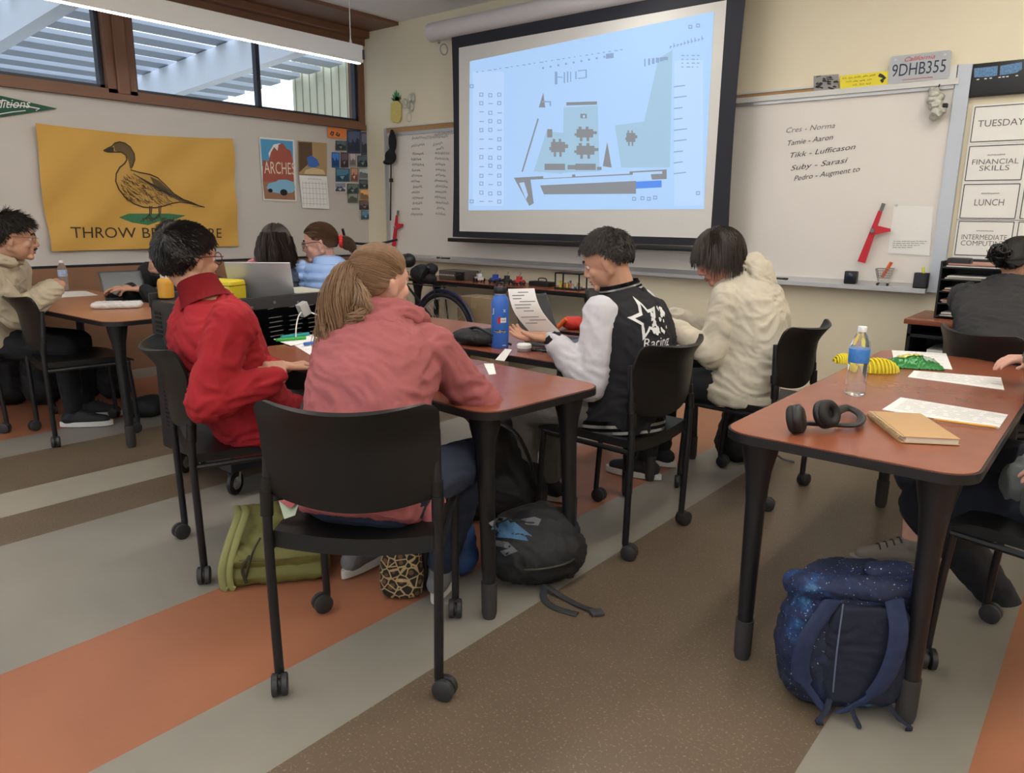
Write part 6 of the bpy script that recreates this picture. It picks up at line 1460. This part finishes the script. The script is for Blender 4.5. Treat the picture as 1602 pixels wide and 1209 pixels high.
bm = BM(); stroke(bm, [c0+n_*x-bk*y+V((0, 0, .040)) for x, y in ((-.06, .02), (-.03, .035), (.02, .030), (.06, .035), (.08, .02))], .004, ZU); obj('drawn_line', bm, M_ink, t, smooth=False, world=True)
laptop('dark laptop on the left table in front of the person in black', (-5.15, 2.28, Z0), (RT*.75-AW*.66), .28, .20, 115, M_sgr)
t = thing('lime_packet', 'lime green packet by the tan hands on the left table', 'packet', Pz(75, 448, Z0)); t.location.z = Z0
bm = BM(); ell(bm, (0, .02, .03), (.035, .02, .018)); cap(bm, (-.02, .02, .02), (.025, .02, .02), .02); fuse('packet', bm, mat('lime', (.18, .50, .04), .5), t, .005, 2, world=False)

# ------------------------------------------------------------------ bags on the floor
def galaxy():
    m = bpy.data.materials.new('galaxy_print'); m.use_nodes = True; n = m.node_tree.nodes; l = m.node_tree.links; b = n['Principled BSDF']; b.inputs['Roughness'].default_value = .75
    t = n.new('ShaderNodeTexCoord'); a = n.new('ShaderNodeTexNoise'); a.inputs['Scale'].default_value = 5; a.inputs['Detail'].default_value = 8; a.inputs['Roughness'].default_value = .7
    r = n.new('ShaderNodeValToRGB'); e = r.color_ramp.elements; e[0].position = .42; e[0].color = (.008, .013, .038, 1); e[1].position = .80; e[1].color = (.45, .60, .62, 1)
    for p, c in ((.56, (.010, .020, .07, 1)), (.61, (.012, .055, .17, 1)), (.67, (.07, .20, .34, 1))): q = e.new(p); q.color = c
    s = n.new('ShaderNodeTexNoise'); s.inputs['Scale'].default_value = 160; s.inputs['Detail'].default_value = 1; g = n.new('ShaderNodeMapRange'); g.inputs[1].default_value = .71; g.inputs[2].default_value = .76
    mx = n.new('ShaderNodeMix'); mx.data_type = 'RGBA'; mx.inputs['B'].default_value = (.6, .66, .75, 1)
    l.new(t.outputs['Object'], a.inputs['Vector']); l.new(a.outputs[0], r.inputs[0]); l.new(t.outputs['Object'], s.inputs['Vector']); l.new(s.outputs[0], g.inputs[0]); l.new(g.outputs[0], mx.inputs['Factor']); l.new(r.outputs[0], mx.inputs['A']); l.new(mx.outputs['Result'], b.inputs['Base Color']); return m
def leopard():
    m = bpy.data.materials.new('leopard_print'); m.use_nodes = True; n = m.node_tree.nodes; l = m.node_tree.links; b = n['Principled BSDF']; b.inputs['Roughness'].default_value = .8
    t = n.new('ShaderNodeTexCoord'); v = n.new('ShaderNodeTexVoronoi'); v.feature = 'DISTANCE_TO_EDGE'; v.inputs['Scale'].default_value = 32
    w = n.new('ShaderNodeTexVoronoi'); w.inputs['Scale'].default_value = 32
    r = n.new('ShaderNodeValToRGB'); e = r.color_ramp.elements; e[0].position = .055; e[0].color = (.42, .30, .15, 1); e[1].position = .08; e[1].color = (.012, .009, .007, 1)
    g = n.new('ShaderNodeValToRGB'); g.color_ramp.elements[0].position = .26; g.color_ramp.elements[0].color = (.12, .055, .02, 1); g.color_ramp.elements[1].position = .33; g.color_ramp.elements[1].color = (0, 0, 0, 1)
    mx = n.new('ShaderNodeMix'); mx.data_type = 'RGBA'; mx.blend_type = 'ADD'; mx.inputs['Factor'].default_value = 1
    l.new(t.outputs['Object'], v.inputs['Vector']); l.new(t.outputs['Object'], w.inputs['Vector']); l.new(v.outputs['Distance'], r.inputs[0]); l.new(w.outputs['Distance'], g.inputs[0]); l.new(r.outputs[0], mx.inputs['A']); l.new(g.outputs[0], mx.inputs['B']); l.new(mx.outputs['Result'], b.inputs['Base Color']); return m
M_gal, M_leo = galaxy(), leopard()
M_navn = mat('navy_nylon', (.010, .014, .032), .8, bump=.3, bscale=400); M_bn = MATS['black_nylon']
# galaxy backpack, local frame: x right, y away (front of the bag), z up
d0 = Pz(1296, 1110, 0); t = thing('backpack', 'navy backpack with galaxy print standing under the right table, straps towards the camera', 'backpack', (d0.x+.0, d0.y+.09, 0), math.atan2(AW.y, AW.x)-PI/2-.05)
bm = BM(); w, d = .185, .10
loft(bm, [(V((.0, 0, .012)), V((1, 0, 0)), V((0, 1, 0)), w*.80, d*.75), (V((0, 0, .05)), V((1, 0, 0)), V((0, 1, 0)), w*1.0, d*1.1), (V((-.01, 0, .18)), V((1, 0, 0)), V((0, 1, 0)), w*1.08, d*1.2), (V((-.005, 0, .30)), V((1, 0, 0)), V((0, 1, 0)), w*1.02, d*1.1), (V((.01, 0, .40)), V((1, 0, 0)), V((0, 1, 0)), w*.93, d*1.0), (V((.03, 0, .450)), V((1, 0, 0)), V((0, 1, 0)), w*.75, d*.8)], 28, .7)
body = fuse('bag_body', bm, M_gal, t, .008, 4, wrinkle(.008, 12, 3), world=False)
bm = BM(); loft(bm, [(V((.02, -d*1.06, z)), V((1, 0, 0)), V((0, 1, 0)), w*k, .022) for z, k in ((.06, .55), (.12, .68), (.25, .70), (.36, .62), (.385, .5))], 20, .6); fuse('back_panel', bm, M_navn, t, .007, 3, wrinkle(.004, 12, 4), world=False)
bm = BM(); cap(bm, (-.15, -.06, .42), (.05, -.09, .435), .038, .035); cap(bm, (.05, -.09, .435), (.17, -.07, .43), .035, .028); cap(bm, (-.17, .0, .40), (-.15, -.06, .42), .04, .038); cap(bm, (.05, -.02, .455), (.14, -.02, .46), .03); fuse('top_flap', bm, M_gal, t, .008, 3, wrinkle(.007, 16, 6), world=False)
for pts, nm in (([(.075, -.115, .42), (.085, -.150, .33), (.075, -.155, .22), (.04, -.150, .12), (-.02, -.135, .05), (-.05, -.13, .03)], 'shoulder_strap'), ([(-.10, -.11, .40), (-.17, -.13, .28), (-.175, -.12, .16), (-.13, -.12, .08), (-.09, -.13, .03)], 'shoulder_strap')):
    bm = BM(); C = curve(pts, 6); pv = None
    for i, c in enumerate(C):
        k = .028 if i < len(C)*.6 else .014; R = ring(bm, c, V((1, 0, 0)), V((0, .9, .3)), k, .007, 10)
        if pv: bridge(bm, pv, R)
        else: bm.faces.new(R[::-1])
        pv = R
    bm.faces.new(pv); obj(nm, bm, mat('navy_star_strap', (.016, .026, .075), .8, var=.5, vscale=40), t)
bm = BM(); torus(bm, (.04, -.03, .475), (0, 1, 0), .035, .007, 18, 8, a0=0, a1=PI, x=(1, 0, 0)); obj('grab_handle', bm, M_gal, t)
for x, z, a in ((-.08, .02, -.5), (-.02, .012, .2), (.10, .01, .6)):
    bm = BM(); tube(bm, curve([(x, -.125, z+.05), (x+a*.04, -.15, z+.02), (x+a*.09, -.165, z), (x+a*.06, -.17, z)], 5), .009, 8, flat=.4); obj('loose_strap', bm, M_navn, t)
bm = BM(); tube(bm, curve([(-.075, -.128, .40), (-.08, -.135, .25), (-.075, -.130, .10)], 5), .0025, 6)
obj('reflective_piping', bm, mat('piping_grey', (.12, .15, .22), .5), t, smooth=False)
def rescale(t, k):
    bpy.context.view_layer.update()
    for c in t.children_recursive: c.data.transform(Matrix.Diagonal((k[0], k[1], k[2], 1)))
rescale(t, (.88, .9, .86))

def softbag(name, label, cat, loc, rz, prims, m, wr_=.006, ws=14, seed=1, vox=.008):
    t = thing(name, label, cat, loc, rz); bm = BM()
    for q in prims:
        if len(q) == 2: ell(bm, *q)
        else: cap(bm, *q)
    fuse('bag_body', bm, m, t, vox, 4, wrinkle(wr_, ws, seed), world=False); return t
RV = math.atan2(RT.y, RT.x)
M_olv = mat('olive_nylon', (.155, .150, .040), .65, bump=.3, bscale=400, var=.1)
q = Pz(404, 905, 0)
t = thing('duffel_bag', 'olive green duffel bag on the floor between the two front chairs', 'bag', (q.x, q.y+.10, 0), RV+.22)
bm = BM()
for sx in (-1, 1):
    for z in (.045, .12): cap(bm, (sx*.155, -.10, z), (sx*.145, .10, z), .045)
for z in (.045, .12):
    for y in (-.10, .10): cap(bm, (-.15, y, z), (.15, y, z), .045)
ell(bm, (0, 0, .12), (.18, .13, .10)); ell(bm, (-.03, .06, .17), (.14, .09, .095)); ell(bm, (0, 0, .06), (.18, .13, .06)); cap(bm, (-.10, .06, .22), (.08, .08, .22), .05, .045)
fuse('bag_body', bm, M_olv, t, .008, 4, wrinkle(.006, 11, 7), world=False)
for dx in (0, .028):
    bm = BM(); tube(bm, curve([(-.165+dx, .05, .27), (-.150+dx, -.03, .265), (-.175+dx, -.11, .20), (-.205+dx, -.150, .10), (-.205+dx, -.150, .02), (-.19+dx, -.15, .008)], 6), .014, 10, flat=.35); obj('carry_strap', bm, mat('olive_strap', (.24, .24, .09), .7), t)
bm = BM(); tube(bm, curve([(-.10, -.145, .14), (-.13, -.15, .09), (-.12, -.15, .03)], 6), .006, 8); tube(bm, curve([(-.06, -.12, .20), (-.09, -.148, .15), (-.12, -.150, .05)], 6), .004, 8); obj('zip', bm, mat('dark_zip', (.03, .03, .02), .6), t)
bm = BM(); tube(bm, curve([(-.14, -.148, .125), (0, -.152, .118), (.15, -.142, .12)], 8), .003, 6); obj('seam', bm, mat('olive_seam', (.09, .09, .03), .7), t)
rescale(t, (.92, .95, .92))
q = Pz(614, 935, 0)
t = thing('small_bag', 'small leopard print bag standing between the grey sneakers', 'bag', (q.x, q.y+.05, 0), RV)
bm = BM(); loft(bm, [(V((0, 0, z)), V((1, 0, 0)), V((0, 1, 0)), w, d) for z, w, d in ((.004, .062, .05), (.02, .076, .062), (.10, .078, .062), (.17, .068, .05), (.185, .055, .035))], 24, .55); fuse('bag_body', bm, M_leo, t, .006, 3, wrinkle(.002, 14, 7), world=False)
bm = BM(); tube(bm, curve([(-.05, 0, .18), (-.03, 0, .24), (.03, 0, .24), (.05, 0, .18)], 5), .006, 8); tube(bm, [(.080, -.01, .02), (.084, -.01, .17)], .012, 8); obj('trim', bm, M_black, t)
# black backpack with blue panel, lying
q = Pz(818, 915, 0)
t = thing('backpack', 'black backpack with light blue and grey top panels lying under the table end', 'backpack', (q.x, q.y+.08, 0), RV+.25)
bm = BM(); ell(bm, (0, 0, .11), (.19, .15, .11)); ell(bm, (.02, .03, .17), (.15, .12, .10)); ell(bm, (-.06, 0, .12), (.13, .14, .12)); cap(bm, (-.10, 0, .07), (.11, 0, .07), .07); cap(bm, (-.1, .05, .2), (.05, .07, .22), .05)
body = fuse('bag_body', bm, M_bn, t, .008, 4, wrinkle(.008, 10, 17), world=False); bvb = bvh_of(body)
def bagpatch(pts, m, nm):
    b = BM(); b.faces.new([b.verts.new(P3(x, y, 2.2)) for x, y in pts]); b.normal_update(); bmesh.ops.triangulate(b, faces=b.faces, ngon_method='EAR_CLIP')
    for _ in range(3): bmesh.ops.subdivide_edges(b, edges=[e for e in b.edges if e.calc_length() > .02], cuts=1); bmesh.ops.triangulate(b, faces=b.faces)
    dn = (V((q.x, q.y, .1))-CAM).normalized(); 
    for v in b.verts:
        h_ = bvb.ray_cast(CAM, (v.co-CAM).normalized())
        if h_[0]: v.co = h_[0]-(v.co-CAM).normalized()*.003
    return obj(nm, b, m, t, smooth=False, world=True)
bagpatch([(768, 826), (784, 817), (800, 812), (812, 822), (832, 838), (825, 846), (800, 842), (772, 840)], mat('sky_blue_panel', (.055, .14, .26), .75), 'blue_panel')
bagpatch([(764, 818), (782, 808), (794, 810), (770, 824)], mat('grey_panel', (.12, .125, .14), .75), 'grey_panel')
bagpatch([(815, 812), (836, 808), (847, 812), (842, 822), (822, 820)], mat('grey_panel', (0, 0, 0)), 'grey_panel')
bagpatch([(766, 843), (795, 848), (810, 862), (790, 870), (782, 862), (796, 858), (768, 852)], mat('grey_panel', (0, 0, 0)), 'grey_panel')
for pts in ([(0.0, -.12, .03), (-.02, -.17, .008), (-.0, -.24, .006), (.06, -.30, .006)], [(.0, -.12, .03), (.05, -.18, .008), (.09, -.25, .007), (.13, -.30, .007)]):
    bm = BM(); tube(bm, curve(pts, 6), .013, 8, flat=.3); obj('loose_strap', bm, mat('strap_grey', (.03, .032, .035), .7), t)
bm = BM(); box(bm, (.105, -.325, .002), (.15, -.285, .012), .003); obj('buckle', bm, mat('buckle_grey', (.05, .05, .055), .5), t)
bm = BM(); tube(bm, curve([(-.15, -.08, .10), (-.05, -.15, .11), (.08, -.14, .12), (.17, -.04, .13)], 7), .005, 6); obj('zip', bm, mat('dark_zip', (0, 0, 0)), t)
# others
q = Pz(790, 800, 0)
t = softbag('tall_backpack', 'tall black backpack leaning under the near table behind the table leg', 'backpack', (-2.04, 2.44, 0), RV, [((-.10, 0, .10), (-.02, 0, .42), .12, .08), ((.10, 0, .10), (.02, 0, .36), .11, .07), ((0, 0, .12), (.17, .12, .13))], M_bn, .009, 9, 21)
bm = BM(); tube(bm, curve([(-.02, -.08, .46), (.06, -.12, .42), (.12, -.12, .30), (.15, -.10, .16)], 6), .016, 8, flat=.4); obj('shoulder_strap', bm, M_black, t)
softbag('blue_bag', 'navy and bright blue bag behind the grey sneaker and table leg', 'bag', tuple(Pz(712, 905, 0))[:2]+(0,), RV, [((0, .05, .12), (.075, .07, .13)), ((0, .05, .07), (.085, .08, .075))], mat('navy_blue_patches', (.02, .05, .16), .7, var=.9, vscale=14), .005, 16, 4)
q = Pz(1150, 725, 0)
t = softbag('rucksack', 'black rucksack on the floor under the chair of the cream hoodie', 'backpack', (q.x, q.y+.12, 0), RV+.1, [((-.05, 0, .10), (-.04, 0, .28), .12, .09), ((.08, 0, .09), (.06, 0, .24), .10, .08)], M_bn, .007, 11, 23)
bm = BM(); tube(bm, curve([(.14, -.05, .06), (.19, -.08, .02), (.25, -.10, .008)], 5), .012, 8, flat=.35); obj('loose_strap', bm, M_black, t)
softbag('rucksack', 'dark rucksack on the floor under the left table, beside the slim chair', 'backpack', tuple(Pz(30, 636, 0))[:2]+(0,), RV, [((-.12, .1, .12), (-.10, .1, .30), .14, .12), ((.12, .1, .12), (.10, .1, .28), .13, .10)], M_bn, .009, 9, 25)
softbag('rucksack', 'black rucksack in the middle of the floor under the left table', 'backpack', tuple(Pz(145, 625, 0))[:2]+(0,), RV, [((-.10, .1, .10), (-.08, .1, .26), .12, .10), ((.12, .1, .10), (.10, .1, .24), .12, .08)], M_bn, .009, 9, 27)
softbag('rucksack', 'small dark bag on the floor beside the charging cart', 'bag', tuple(Pz(222, 655, 0))[:2]+(0,), RV, [((-.05, .05, .06), (.06, .05, .08), .065, .075)], M_bn, .006, 12, 29)
# leaflet tucked under the pink hoodie
t = thing('leaflet', 'folded leaflet in red, white and green lying on the front chair seat', 'leaflet', (-1.87, 1.29, .485))
bm = BM(); pts = [P3(436, 783, 2.12), P3(470, 780, 2.12), P3(462, 806, 2.08), P3(445, 812, 2.07)]; poly(bm, pts, -AW+V((0, 0, .6)), .002); obj('folded_sheet', bm, mat('leaflet_pale', (.42, .50, .38), .7), t, smooth=False, world=True)
bm = BM(); poly(bm, [pts[0]+V((0, 0, .001))-AW*.003, pts[1]-AW*.003, P3(456, 794, 2.09)-AW*.004], -AW+V((0, 0, .6)), .001); obj('red_print', bm, mat('leaflet_red', (.40, .08, .09), .7), t, smooth=False, world=True)
